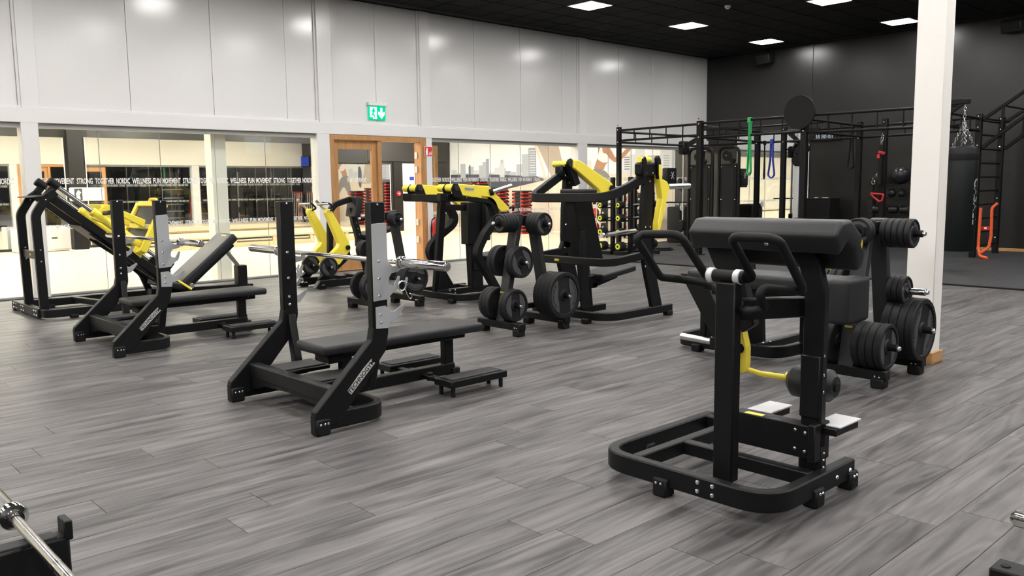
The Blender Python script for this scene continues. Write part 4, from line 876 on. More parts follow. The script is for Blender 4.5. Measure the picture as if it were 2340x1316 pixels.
# ================================================================== YELLOW LOW ROW
t = Thing('low_row_machine', 'black low row machine with two yellow forked levers before the wooden door', 'gym machine', (5.95, 9.95, 0))
for y, s in ((9.72, -1), (10.18, 1)):
    b = t.prism('base_bar', 'black', [(5.50, y, 0.02), (5.58, y, 0.12), (6.35, y, 0.12), (6.35, y, 0.03), (5.56, y, 0.02)], (0, 1, 0), 0.09, 0.006)
    t.box('foot', 'black_matt', (5.62, y, 0.02), (0.09, 0.075, 0.04), 0.006)
    for dx in (-0.012, 0.012): t.bolt((5.62+dx, y-0.046, 0.06), (0, -1, 0), b, 0.7)
    t.beam('lever_bearer', 'black', (5.62, y+0.05, 0.10), (6.08, y+0.05, 0.44), 0.07, 0.09); t.box('pivot_block', 'black', (6.02, y+0.05, 0.47), (0.10, 0.11, 0.14), 0.01)
    a = t.prism('lever', 'yellow', [(x, y, z) for x, z in ((5.70, 1.00), (5.71, 1.04), (5.78, 1.045), (5.81, 0.99), (6.04, 0.60), (6.06, 0.50), (5.88, 0.31), (5.62, 0.285), (5.60, 0.33), (5.86, 0.545), (5.88, 0.585))], (0, 1, 0), 0.085, 0.01)
    t.cyl('pivot_cap', 'black_matt', (6.0, y-0.05, 0.53), (6.0, y-0.075, 0.53), 0.032, 16)
    t.tube('handle_arm', 'black', [(5.75, y-0.06, 1.025), (5.80, y-0.09, 1.05), (5.72, y-0.10, 1.12), (5.66, y-0.02, 1.13)], 0.013, 0.04, 8); t.tube('grip', 'satin_steel', [(5.75, y+0.06, 1.03), (5.60, y+0.03, 1.16), (5.585, y+0.02, 1.17)], 0.017, seg=12); t.tube('grip', 'satin_steel', [(5.70, y-0.10, 1.115), (5.56, y-0.06, 1.11)], 0.015, seg=12)
    t.cyl('plate_horn', 'black', (5.68, y-0.03, 0.295), (5.68, y-0.17, 0.295), 0.0235, 14); t.cyl('horn_tip', 'bolt', (5.68, y-0.17, 0.295), (5.68, y-0.185, 0.295), 0.016, 12)
t.beam('spine', 'black', (6.30, 9.70, 0.09), (6.30, 10.22, 0.09), 0.08, 0.08); t.beam('rear_beam', 'black', (6.33, 9.95, 0.085), (6.95, 9.95, 0.085), 0.08, 0.075); t.box('foot', 'black_matt', (6.92, 9.95, 0.025), (0.08, 0.12, 0.05), 0.006)
t.bar('frame_arch', 'black', [(5.90, 9.97, 0.10), (5.93, 9.97, 1.02), (6.02, 9.97, 1.10), (6.26, 9.97, 1.165)], 0.075, 0.06, (0, 1, 0), 0.12); t.box('arch_foot', 'black', (5.93, 9.95, 0.12), (0.12, 0.5, 0.08), 0.006)
t.beam('pad_post', 'black', (6.50, 9.97, 0.12), (6.26, 9.97, 1.05), 0.07, 0.09, (1, 0, 0)); bm = bmesh.new(); bm_box(bm, (0.09, 0.26, 0.28), Matrix.Translation((6.30, 9.95, 1.06)) @ Matrix.Rotation(0.16, 4, 'Y'), 0.02, 3); t._f('chest_pad', bm, 'pad', None)
t.box('pad_cap', 'yellow', (6.23, 9.97, 1.205), (0.04, 0.04, 0.012), 0.003)
bm = bmesh.new(); bm_box(bm, (0.42, 0.34, 0.075), Matrix.Translation((6.62, 9.95, 0.69)) @ Matrix.Rotation(-0.28, 4, 'Y'), 0.03, 3); t._f('seat', bm, 'pad', None); t.beam('seat_bearer', 'black', (6.42, 9.95, 0.50), (6.60, 9.95, 0.65), 0.09, 0.07); t.beam('seat_post', 'black', (6.60, 9.95, 0.10), (6.60, 9.95, 0.64), 0.08, 0.08, (1, 0, 0)); t.box('post_clamp', 'black', (6.40, 9.97, 0.56), (0.13, 0.11, 0.10), 0.008)
for k in range(6): t.cyl('adjustment_hole', 'satin_steel', (6.405-0.021*k, 9.934, 0.52+0.08*k), (6.405-0.021*k, 9.932, 0.52+0.08*k), 0.008, 8, ch=0.0004)
t.box('kick_panel', 'oak_skirting', (6.25, 10.0, 0.30), (0.02, 0.2, 0.1), 0.002) if False else None
add_plate(V(5.68, 9.63, 0.295), '-y', 0.13, 0.045, 0.5, 'spoked plate on the near lever of the yellow low row', 'plates on the low row levers')
add_plate(V(5.68, 10.09, 0.295), '-y', 0.13, 0.045, 0.9, 'plate on the far lever of the yellow low row', 'plates on the low row levers')

# ================================================================== LEG PRESS (far left)
t = Thing('leg_press', 'black leg press with sloping chrome rails and a yellow foot carriage at the left', 'gym machine', (3.4, 10.0, 0))
yn, yf = 9.62, 10.22
t.bar('base_loop', 'black', [(4.35, 9.50, 0.065), (2.30, 9.50, 0.065), (2.30, 10.52, 0.065), (4.1, 10.52, 0.065)], 0.055, 0.085, (0, 0, 1), 0.1)
fb = t.beam('front_bar', 'black', (2.265, 9.62, 0.062), (2.265, 10.70, 0.062), 0.03, 0.095)
for y in (9.68, 9.76, 10.2, 10.28, 10.5, 10.6):
    for z in (0.085, 0.04): t.bolt((2.249, y, z), (-1, 0, 0), fb, 0.9)
for p in ((2.56, 9.5), (3.9, 9.5), (2.6, 10.52), (2.28, 10.6)): t.box('foot', 'black_matt', (p[0], p[1], 0.02), (0.075, 0.07, 0.04), 0.006)
t.beam('cross_beam', 'black', (3.05, 9.52, 0.075), (2.85, 10.5, 0.075), 0.06, 0.065); t.beam('cross_beam', 'black', (3.85, 9.52, 0.075), (3.85, 10.5, 0.075), 0.06, 0.065)
for y in (yn, yf):
    pst = t.bar('post', 'black', [(2.315, y, 0.09), (2.30, y, 1.08), (2.40, y, 1.24), (2.50, y, 1.31)], 0.085, 0.06, (0, 1, 0), 0.16)
    for z in (0.72, 0.60): t.bolt((2.315, y-0.031, z), (0, -1, 0), pst, 1.0)
    t.bolt((2.40, y-0.03, 1.23), (0, -1, 0), pst, 0.8)
tb = t.beam('tie_bar', 'grey_upright', (2.30, yn+0.03, 0.66), (2.30, yf-0.03, 0.66), 0.02, 0.085); t.box('nameplate', 'logo_yellow', (2.288, 9.90, 0.66), (0.003, 0.05, 0.02), 0.001, par=tb)
t.box('top_plate', 'grey_upright', (2.36, 9.92, 1.265), (0.14, 0.66, 0.012), 0.003, rot=(0, -0.1, 0))
for y in (9.72, 10.20):
    t.beam('slope_rail', 'black', (2.42, y, 1.30), (3.66, y, 0.26), 0.05, 0.085); t.box('rod_holder', 'black', (2.50, y, 1.34), (0.07, 0.06, 0.12), 0.006, rot=(0, 0.69, 0)); t.cyl('chrome_rod', 'chrome', (2.53, y, 1.382), (3.63, y, 0.477), 0.024, 16)
    t.cyl('rod_bumper', 'black_matt', (2.47, y, 1.43), (2.56, y, 1.357), 0.045, 18, ch=0.008); t.box('rod_stop', 'black', (3.63, y, 0.455), (0.10, 0.08, 0.14), 0.008, rot=(0, 0.69, 0))
    t.bar('rail_leg', 'black', [(3.30, y+0.03, 0.55), (3.52, y+0.03, 0.34), (3.62, y+0.03, 0.07)], 0.07, 0.05, (0, 1, 0), 0.2)
t.tube('release_rod', 'black', [(2.85, 9.80, 0.80), (3.62, 9.80, 0.20)], 0.012, seg=8); t.box('mid_plate', 'grey_upright', (2.86, 9.96, 0.86), (0.26, 0.44, 0.012), 0.002, rot=(0, 0.69, 0)); t.box('lock_box', 'black', (3.0, 9.80, 0.80), (0.30, 0.08, 0.12), 0.01, rot=(0, 0.69, 0))
rd = Vector((1.10, 0, -0.905)).normalized(); rn = Vector((-rd.z, 0, rd.x))*-1
# carriage
for y in (9.72, 10.20):
    c = t.cyl('carriage_sleeve', 'yellow', Vector((2.53, y, 1.382))+rd*0.44, Vector((2.53, y, 1.382))+rd*1.06, 0.048, 20, ch=0.008)
    t.cyl('plate_horn', 'grey_upright', (2.98, y-(0.05 if y < 10 else -0.05), 1.075), (2.98, y-(0.24 if y < 10 else -0.24), 1.085), 0.024, 14)
    t.prism('carriage_arm', 'yellow', [(2.86, y, 1.02), (3.0, y, 1.165), (3.06, y, 1.165), (3.10, y, 1.10), (3.06, y, 0.92)], (0, 1, 0), 0.06, 0.006)
    t.prism('carriage_link', 'yellow', [(3.02, y, 1.12), (3.05, y, 1.16), (3.42, y, 0.985), (3.40, y, 0.90)], (0, 1, 0), 0.05, 0.006); t.prism('carriage_gusset', 'yellow', [(3.26, y, 0.64), (3.34, y, 0.56), (3.40, y, 0.72), (3.34, y, 0.80)], (0, 1, 0), 0.06, 0.005)
t.beam('carriage_cross', 'yellow', (2.99, 9.72, 1.14), (2.99, 10.20, 1.14), 0.05, 0.06)
fp0 = Vector((3.33, 0, 0.645)); fp1 = Vector((3.585, 0, 1.15)); fd = (fp1-fp0).normalized(); fn = Vector((fd.z, 0, -fd.x))
def FP(y, k): p = fp0.lerp(fp1, k); return (p.x, y, p.z)
for y in (9.58, 10.34): t.beam('footplate_frame', 'yellow', FP(y, -0.02), FP(y, 1.02), 0.07, 0.075, tuple(fn), 0.008)
for k in (0.0, 0.5, 1.0): t.beam('footplate_frame', 'yellow', FP(9.60, k), FP(10.32, k), 0.06, 0.07, tuple(fn), 0.006)
for k in (0.25, 0.75): q = Vector(FP(9.96, k)); t.beam('footplate_grip', 'grey_upright', q-fd*0.12, q+fd*0.12, 0.70, 0.012, tuple(fn), 0.002)
t.tube('carriage_handle', 'yellow', [FP(10.05, 1.03), (3.61, 10.05, 1.215), (3.61, 9.85, 1.215), FP(9.85, 1.03)], 0.016, 0.04, 10)
q = Vector(FP(9.80, 0.5))-fn*0.04; nm = t.beam('nameplate', 'logo_grey', q-Vector((0, 0.16, 0)), q+Vector((0, 0.12, 0)), 0.04, 0.004, tuple(fn), 0.001)
# seat and back pad
bp0 = Vector((3.84, 9.95, 0.23)); bp1 = Vector((4.46, 9.95, 0.735))
bm = bmesh.new(); d, sd, u = frame_of(bp1-bp0); bm_box(bm, ((bp1-bp0).length+0.06, 0.46, 0.10), mtx_from(d, sd, u, (bp0+bp1)/2), 0.03, 3); bkp = t._f('back_pad', bm, 'pad', None)
q = bp0.lerp(bp1, 0.97)+u*0.051; t.beam('pad_label', 'logo_yellow', q-Vector((0, 0.10, 0)), q+Vector((0, 0.03, 0)), 0.016, 0.002, tuple(u), 0, par=bkp)
t.beam('back_frame', 'black', bp0-u*0.07, bp1-u*0.07-d*0.05, 0.34, 0.05); bm = bmesh.new(); bm_box(bm, (0.30, 0.44, 0.08), Matrix.Translation((3.70, 9.95, 0.22)) @ Matrix.Rotation(0.25, 4, 'Y'), 0.025, 3); t._f('seat_pad', bm, 'pad', None)
t.beam('seat_frame', 'black', (3.5, 9.95, 0.14), (4.75, 9.95, 0.10), 0.12, 0.08); t.box('rear_post', 'black', (4.62, 9.95, 0.23), (0.12, 0.13, 0.30), 0.008); t.box('rear_foot', 'black_matt', (4.62, 9.95, 0.05), (0.12, 0.5, 0.09), 0.008)
t.beam('prop_strut', 'satin_steel', (4.60, 9.95, 0.36), (4.44, 9.95, 0.58), 0.02, 0.05); t.tube('side_lever', 'yellow', [(3.70, 9.66, 0.30), (3.86, 9.62, 0.17)], 0.014, seg=10); t.cyl('pad_pivot', 'satin_steel', (3.90, 9.70, 0.20), (3.90, 9.73, 0.20), 0.03, 16)

# ================================================================== FOREGROUND PIECES CUT BY THE FRAME
t = Thing('barbell_stand', 'low black barbell stand with an upturned end at the bottom left corner', 'barbell stand', (0.1, 2.38, 0))
t.box('beam', 'black', (0.03, 2.47, 0.312), (1.15, 0.065, 0.115), 0.006); t.box('end_stop', 'black', (0.603, 2.47, 0.385), (0.022, 0.065, 0.055), 0.003); t.box('liner', 'rubber_top', (0.02, 2.47, 0.3715), (1.11, 0.05, 0.008), 0.002)
for x in (-0.35, 0.05): t.box('leg', 'black', (x, 2.47, 0.14), (0.08, 0.06, 0.24), 0.005); t.box('foot', 'black_matt', (x, 2.47, 0.018), (0.10, 0.5, 0.036), 0.006)
x, z = 0.515, 0.3905
t = Thing('barbell', 'chrome barbell lying across the low stand at the bottom left', 'barbell', (x, 1.9, z), 'long chrome barbells')
t.cyl('shaft', 'chrome', (x, 0.6, z), (x, 2.62, z), 0.0143, 20); t.cyl('grip', 'knurl', (x, 1.0, z), (x, 2.10, z), 0.0146, 20, ch=0.0003); t.cyl('grip', 'knurl', (x, 2.125, z), (x, 2.19, z), 0.0146, 20, ch=0.0003); t.cyl('grip', 'knurl', (x, 2.215, z), (x, 2.60, z), 0.0146, 20, ch=0.0003)
t.lathe('sleeve', 'chrome', (x, 2.62, z), (x, 3.06, z), [(0, 0), (0.024, 0), (0.024, 0.012), (0.036, 0.014), (0.039, 0.02), (0.039, 0.04), (0.032, 0.044), (0.0255, 0.05), (0.0255, 0.43), (0, 0.44)], 24)
t = Thing('gym_machine_base', 'black machine base with a chrome horn cut by the lower right edge', 'gym machine', (2.95, 0.5, 0))
t.box('floor_beam', 'black', (2.865, 0.56, 0.06), (0.10, 0.55, 0.06), 0.006); t.box('foot', 'black_matt', (2.865, 0.78, 0.016), (0.08, 0.08, 0.032), 0.006); t.box('foot', 'black_matt', (2.865, 0.34, 0.016), (0.08, 0.08, 0.032), 0.006); t.cyl('cover_cap', 'black_matt', (2.86, 0.80, 0.0895), (2.86, 0.80, 0.094), 0.014, 12)
t.box('post', 'black', (2.78, 0.36, 0.30), (0.10, 0.08, 0.40), 0.006); t.cyl('horn', 'chrome', (2.735, 0.36, 0.295), (2.735, 0.758, 0.30), 0.0245, 20, ch=0.012)
t.beam('post_tie', 'black', (2.76, 0.36, 0.11), (2.9, 0.36, 0.07), 0.07, 0.06)

# ================================================================== THINGS ON THE GLASS WALL
t = Thing('exit_sign', 'lit green emergency exit sign on the white wall above the door', 'exit sign', (7.88, GY-0.06, 2.55))
t.box('housing', 'white_plastic', (7.885, GY-0.05, 2.665), (0.36, 0.07, 0.055), 0.008)
pn = t.box('panel', 'exit_green', (7.885, GY-0.05, 2.525), (0.325, 0.014, 0.215), 0.003)
yy = GY-0.0585
t.prism('pictogram_door', 'exit_white', [(x, yy, z) for x, z in ((7.745, 2.615), (7.875, 2.615), (7.875, 2.43), (7.80, 2.43), (7.80, 2.455), (7.745, 2.455))], (0, 1, 0), 0.002, 0, pn)
t.prism('pictogram_arrow', 'exit_white', [(x, yy, z) for x, z in ((7.945, 2.61), (7.985, 2.61), (7.985, 2.525), (8.025, 2.55), (8.025, 2.505), (7.965, 2.435), (7.905, 2.505), (7.905, 2.55), (7.945, 2.525))], (0, 1, 0), 0.002, 0, pn)
yy -= 0.002
t.prism('pictogram_runner', 'exit_green', [(x, yy, z) for x, z in ((7.80, 2.60), (7.83, 2.60), (7.835, 2.565), (7.855, 2.54), (7.845, 2.53), (7.825, 2.545), (7.815, 2.51), (7.84, 2.48), (7.83, 2.44), (7.815, 2.44), (7.82, 2.475), (7.79, 2.49), (7.765, 2.465), (7.755, 2.475), (7.785, 2.51), (7.795, 2.545), (7.77, 2.54), (7.768, 2.555), (7.795, 2.57))], (0, 1, 0), 0.002, 0, pn)
t.cyl('cable', 'white_plastic', (7.895, GY-0.03, 2.69), (7.895, GY-0.03, 4.24), 0.006, 6)
def wallsign(name, label, x0, x1, z0, z1, y):
    t = Thing(name, label, 'sign', ((x0+x1)/2, y, z0)); t.box('border', 'sign_white', ((x0+x1)/2, y, (z0+z1)/2), (x1-x0, 0.004, z1-z0), 0.001)
    t.box('field', 'sign_red', ((x0+x1)/2, y-0.003, (z0+z1)/2), (x1-x0-0.012, 0.003, z1-z0-0.012), 0.0005); return t
ys = GY-0.093
t = wallsign('fire_extinguisher_sign', 'red square sign with white extinguisher and flame pictogram right of the door', 8.80, 8.965, 1.84, 2.01, ys)
t.prism('extinguisher_symbol', 'sign_white', [(x, ys-0.0055, z) for x, z in ((8.825, 1.86), (8.865, 1.86), (8.868, 1.935), (8.855, 1.955), (8.868, 1.965), (8.868, 1.98), (8.84, 1.985), (8.835, 1.955), (8.822, 1.935))], (0, 1, 0), 0.002, 0)
for k in range(3): t.prism('flame_symbol', 'sign_white', [(8.89+0.02*k+dx, ys-0.0055, 1.865+dz) for dx, dz in ((0, 0), (0.010, 0.0), (0.014, 0.03), (0.026, 0.055+0.01*k), (0.012, 0.045), (0.002, 0.02))], (0, 1, 0), 0.002, 0)
t = wallsign('fire_notice', 'small red notice plate above the fire extinguisher', 8.865, 9.01, 1.045, 1.14, ys)
for k, wd in enumerate((0.05, 0.08, 0.06)): t.box('text_line', 'sign_white', (8.90+wd/2, ys-0.005, 1.115-0.016*k), (wd, 0.002, 0.005), 0)
for k in range(2): t.box('text_line', 'sign_white', (8.935, ys-0.005, 1.075-0.012*k), (0.09, 0.002, 0.003), 0)
t = Thing('fire_extinguisher', 'red fire extinguisher with black hose hanging right of the door', 'fire extinguisher', (8.945, GY-0.20, 0.27))
ex, ey = 8.945, GY-0.19
t.lathe('cylinder', 'red', (ex, ey, 0.30), (ex, ey, 1), [(0, 0), (0.055, 0), (0.072, 0.012), (0.074, 0.03), (0.074, 0.36), (0.066, 0.40), (0.045, 0.43), (0.022, 0.445), (0.022, 0.47), (0, 0.47)], 24)
t.lathe('base_ring', 'black_matt', (ex, ey, 0.285), (ex, ey, 1), [(0.06, 0), (0.076, 0), (0.076, 0.03), (0.06, 0.03)], 24)
lb = t.box('label', 'label_yellow', (ex, ey-0.072, 0.53), (0.085, 0.008, 0.21), 0.002); t.box('label_field', 'paper', (ex, ey-0.0768, 0.53), (0.07, 0.002, 0.15), 0, par=lb); t.box('label_band', 'black_matt', (ex, ey-0.0768, 0.62), (0.075, 0.002, 0.022), 0, par=lb)
for k in range(3): t.box('label_line', 'black_matt', (ex, ey-0.0782, 0.57-0.03*k), (0.055, 0.001, 0.010), 0, par=lb)
t.cyl('valve', 'satin_steel', (ex, ey, 0.76), (ex, ey, 0.82), 0.017, 12); t.prism('lever', 'satin_steel', [(ex-0.02, ey, 0.82), (ex+0.06, ey, 0.85), (ex+0.062, ey, 0.835), (ex-0.02, ey, 0.805)], (0, 1, 0), 0.016, 0.002)
t.cyl('gauge', 'bolt', (ex, ey-0.018, 0.79), (ex, ey-0.03, 0.79), 0.014, 12); t.tube('hose', 'black_matt', [(ex-0.01, ey, 0.80), (ex-0.10, ey-0.01, 0.77), (ex-0.125, ey-0.01, 0.62), (ex-0.115, ey, 0.42), (ex-0.085, ey, 0.34)], 0.010, 0.05, 8); t.cyl('nozzle', 'black_matt', (ex-0.088, ey, 0.36), (ex-0.07, ey, 0.27), 0.014, 10)
t.box('wall_bracket', 'black_matt', (ex-0.01, GY-0.105, 0.60), (0.05, 0.03, 0.10), 0.003)
# hand-paper dispenser and waste bin at the glass
t = Thing('paper_dispenser', 'black wall dispenser with a white symbol on the glass by the rig', 'dispenser', (15.72, GY-0.08, 1.3))
t.box('body', 'black_matt', (15.72, GY-0.085, 1.48), (0.34, 0.16, 0.42), 0.03, seg=2); t.box('outlet', 'black_matt', (15.72, GY-0.09, 1.25), (0.30, 0.13, 0.05), 0.01)
for a in range(3): d_ = Vector((math.cos(a*PI/3), 0, math.sin(a*PI/3))); q = Vector((15.72, GY-0.167, 1.52)); t.beam('symbol', 'sign_white', q-d_*0.09, q+d_*0.09, 0.003, 0.03, (0, 1, 0), 0)
t = Thing('soap_dispenser', 'small black dispenser on the glass right of the paper dispenser', 'dispenser', (16.2, GY-0.06, 1.2)); t.box('body', 'black_matt', (16.2, GY-0.06, 1.32), (0.12, 0.11, 0.26), 0.02); t.box('nozzle', 'black_matt', (16.2, GY-0.09, 1.17), (0.05, 0.05, 0.05), 0.01)
t = Thing('waste_bin', 'tall black waste bin with a white lid flap at the glass', 'bin', (15.75, 11.35, 0.0)); t.box('body', 'black_matt', (15.75, 11.35, 0.42), (0.52, 0.36, 0.80), 0.04, seg=2); t.box('front_panel', 'rubber', (15.70, 11.165, 0.40), (0.36, 0.012, 0.6), 0.02); t.cyl('lid_knob', 'white_plastic', (15.55, 11.165, 0.80), (15.55, 11.145, 0.80), 0.075, 20); t.box('sticker', 'paper', (15.95, 11.168, 0.14), (0.09, 0.004, 0.09), 0.001)
t.box('plinth', 'black_matt', (15.75, 11.35, 0.018), (0.46, 0.30, 0.01), 0.002)
# ================================================================== TRAINING RIG BY THE DARK WALL
Z0 = 0.0165
t = Thing('training_rig', 'long black pull-up rig with posts and ladder trusses by the dark wall', 'rig', (14.2, 8.0, Z0))
def rig_post(x, y, h, s, holes=True):
    o = t.box('post', 'black', (x, y, Z0+h/2), (s, s, h), 0.004)
    if holes:
        for k in range(int(h/0.16)): t.cyl('post_hole', 'black_matt', (x-s/2, y, 0.25+0.16*k), (x-s/2-0.0015, y, 0.25+0.16*k), 0.012, 8, o, 0.0004)
    t.bolt((x-s/2, y, h-0.04), (-1, 0, 0), o, 1.6); t.bolt((x-s/2, y, h-0.28), (-1, 0, 0), o, 1.6)
    f = t.box('post_foot', 'black_matt', (x, y, Z0+0.008), (s+0.08, s+0.08, 0.012), 0.003, par=o)
for y, s in ((10.93, 0.08), (9.02, 0.10), (6.98, 0.10), (5.0, 0.08)): rig_post(13.1, y, 2.44, s)
for y in (9.22, 8.64, 7.12): rig_post(15.4, y, 2.40, 0.09)
rig_post(14.5, 6.27, 2.36, 0.09)
def truss(p, q, dz=0.20, n=8, r=0.022):
    p = Vector(p); q = Vector(q)
    t.tube('truss_bar', 'black', [p, q], r, seg=8); t.tube('truss_bar', 'black', [p-V(0, 0, dz), q-V(0, 0, dz)], r, seg=8)
    for k in range(1, n): c = p.lerp(q, k/n); t.tube('truss_spacer', 'black', [c, c-V(0, 0, dz)], 0.013, seg=6)
truss((13.1, 10.93, 2.39), (13.1, 9.02, 2.40), n=5); truss((13.1, 9.02, 2.41), (13.1, 6.98, 2.41), 0.26, 5); truss((13.1, 6.98, 2.41), (13.1, 4.6, 2.39), 0.28, 6)
truss((15.4, 10.6, 2.33), (15.4, 7.12, 2.33), 0.2, 8); truss((15.4, 7.12, 2.33), (15.48, 5.11, 2.36), 0.2, 5)
for y in (9.02, 6.98, 5.0): truss((13.1, y, 2.36), (15.4, y+0.1, 2.34), 0.2, 5)
truss((13.1, 10.93, 2.36), (15.3, 10.6, 2.32), 0.2, 5)
t.beam('bag_arm', 'black', (13.1, 5.05, 2.44), (13.1, 4.47, 2.44), 0.06, 0.07); t.beam('bag_brace', 'black', (13.1, 4.98, 2.12), (13.1, 4.55, 2.42), 0.045, 0.05)
t.beam('pull_bracket', 'black', (13.1, 9.02, 2.3), (13.75, 8.55, 2.33), 0.035, 0.05); t.tube('pull_bar', 'black', [(13.75, 8.9, 2.33), (13.75, 7.0, 2.33)], 0.017, seg=8); t.prism('corner_gusset', 'black', [(13.1, 6.9, 2.2), (13.1, 6.7, 2.2), (13.1, 6.9, 1.95)], (1, 0, 0), 0.02)
# ball target disc
tg = Thing('ball_target', 'round black ball target disc on top of the rig', 'target disc', (13.0, 7.03, 2.45))
tg.cyl('disc', 'black_matt', (12.985, 7.03, 2.46), (13.015, 7.03, 2.46), 0.275, 48, ch=0.004); tg.box('bracket', 'black', (13.03, 7.0, 2.35), (0.03, 0.12, 0.25), 0.004); tg.cyl('rim', 'black', (13.012, 7.03, 2.46), (13.022, 7.03, 2.46), 0.27, 48)
# wall-bar ladder and inclined monkey bars
t = Thing('wall_bar_ladder', 'black ladder frame with rungs beside the punching bag', 'ladder', (16.05, 5.12, Z0))
for x in (15.48, 16.6):
    p = t.box('rail', 'black', (x, 5.12, 1.22), (0.09, 0.09, 2.40), 0.004)
    for z in (0.3, 1.0, 1.9, 2.2, 2.38): t.bolt((x-0.046, 5.12, z), (-1, 0, 0), p, 1.6)
for k in range(10): t.tube('rung', 'black', [(15.5, 5.12, 0.2+0.235*k), (16.58, 5.12, 0.2+0.235*k)], 0.016, seg=8)
t = Thing('monkey_bars', 'inclined black monkey bars rising to the right edge from the ladder', 'monkey bars', (16.05, 4.4, 2.4))
for x in (15.48, 16.6):
    t.beam('rail', 'black', (x, 5.06, 2.33), (x, 3.6, 3.34), 0.05, 0.055); t.beam('rail', 'black', (x, 5.06, 1.86), (x, 3.6, 3.02), 0.05, 0.055)
    for k in (0.2, 0.5, 0.8): a = V(x, 5.06, 2.33).lerp(V(x, 3.6, 3.34), k); b = V(x, 5.06, 1.86).lerp(V(x, 3.6, 3.02), k); t.beam('web', 'black', a, b, 0.04, 0.04, (1, 0, 0))
for k in range(5): a = V(15.5, 5.0, 2.33).lerp(V(15.5, 3.65, 3.28), k/5); t.tube('rung', 'black', [a, a+V(1.08, 0, 0)], 0.016, seg=8)
# punching bag
t = Thing('punching_bag', 'black punching bag on a chain at the end of the rig', 'punching bag', (13.1, 4.53, 0.3))
t.lathe('bag', 'bag', (13.1, 4.53, 0.30), (13.1, 4.53, 2), [(0, 0), (0.19, 0), (0.205, 0.02), (0.205, 1.44), (0.19, 1.48), (0.12, 1.51), (0, 1.51)], 32)
t.lathe('seam_band', 'black_matt', (13.1, 4.53, 1.60), (13.1, 4.53, 2), [(0.2052, 0), (0.2075, 0.01), (0.2075, 0.09), (0.2052, 0.10)], 32)
def chain(p, q, n, mt='bolt', r=0.004, w=0.016):
    p = Vector(p); q = Vector(q); bm = bmesh.new(); d, s_, u_ = frame_of(q-p); L = (q-p).length/n
    for k in range(n):
        c = p+(q-p)*((k+0.5)/n); a = s_ if k % 2 else u_
        pts = [c+d*(L*0.62*math.sin(x_))+a*(w*math.cos(x_)) for x_ in [2*PI*i/10 for i in range(10)]]
        bm_tube(bm, pts, r, 5, True)
    return bm
t._f('chain', chain((13.1, 4.53, 2.41), (13.1, 4.53, 2.15), 5), 'bolt', None)
for a in (0, PI/2, PI, 3*PI/2): t._f('chain', chain((13.1, 4.53, 2.15), (13.1+0.13*math.cos(a+0.5), 4.53+0.13*math.sin(a+0.5), 1.82), 9), 'bolt', None)
bmt = text_mesh('CASALL', 0.19, 0.0005, 0.003).copy()
for v in bmt.vertices:                                  # print bent around the bag, reading downwards
    a = math.radians(268) + v.co.y/0.206; z_ = -v.co.x
    v.co = Vector((0.2058*math.cos(a), 0.2058*math.sin(a), z_))
o = link('lettering', bmt, 'letter_white', t.o, (0, 0, 0.72)); bmt.materials[0] = MATS['letter_white']
# rope ladder sled on the ladder: orange rope and red strap
t = Thing('orange_rope', 'orange rope hanging in a loop on the ladder', 'rope', (15.3, 4.9, Z0)); t.tube('rope', 'orange', [(15.40, 5.0, 0.86), (15.38, 5.0, 0.5), (15.38, 5.0, 0.20), (15.3, 4.94, 0.05), (15.2, 4.80, 0.04)], 0.024, 0.1, 10); t.tube('rope', 'orange', [(15.42, 4.75, 0.94), (15.40, 4.83, 0.86), (15.40, 4.82, 0.40), (15.38, 4.84, 0.20), (15.3, 4.94, 0.11)], 0.024, 0.1, 10)
t.box('strap', 'red', (15.40, 4.91, 0.52), (0.012, 0.14, 0.06), 0.002); t.box('knot', 'sign_white', (15.393, 4.91, 0.52), (0.004, 0.04, 0.03), 0.001)
# cable towers
def tower(y0, y1, label):
    t = Thing('cable_tower', label, 'cable machine', (15.05, (y0+y1)/2, Z0), 'cable machine towers inside the rig'); yc_ = (y0+y1)/2; X = 14.95
    t.tube('frame', 'black', [(X, y0, 0.03), (X, y0, 2.05), (X, y1, 2.05), (X, y1, 0.03)], 0.032, 0.14, 10)
    p = t.box('shroud', 'black_matt', (X, yc_, 0.91), (0.04, y1-y0-0.09, 1.62), 0.004); t.box('stack_cover', 'rubber', (X-0.022, yc_, 0.9), (0.012, y1-y0-0.2, 1.5), 0.004)
    for z in (0.35, 1.0, 1.66):
        for y in (y0+0.07, y1-0.07): t.bolt((X-0.021, y, z), (-1, 0, 0), p, 1.5)
    t.cyl('pulley', 'black_matt', (X-0.03, yc_+0.05, 1.88), (X+0.03, yc_+0.05, 1.88), 0.10, 20); t.cyl('pulley', 'black_matt', (X-0.03, yc_-0.08, 1.78), (X+0.03, yc_-0.08, 1.78), 0.06, 16); t.cyl('pulley_axle', 'bolt', (X-0.04, yc_+0.05, 1.88), (X-0.02, yc_+0.05, 1.88), 0.012, 8)
    t.box('foot', 'black_matt', (X, yc_, 0.03), (0.5, y1-y0+0.06, 0.025), 0.004); return t
tower(9.98, 10.56, 'left black cable tower with rounded top behind the rig post'); tower(9.36, 9.82, 'right black cable tower beside the wall mirror')
t = Thing('cable_column', 'tall chrome guide column with pulley left of the cable towers', 'cable column', (14.9, 10.74, Z0))
t.cyl('rod', 'satin_steel', (14.95, 10.70, 0.03), (14.95, 10.70, 2.0), 0.024, 12); t.box('top_head', 'black', (14.95, 10.70, 2.08), (0.22, 0.16, 0.28), 0.03); t.box('carriage', 'black_matt', (14.93, 10.70, 0.45), (0.12, 0.12, 0.22), 0.02); t.cyl('pulley', 'black_matt', (14.88, 10.72, 0.36), (14.92, 10.72, 0.36), 0.06, 16)
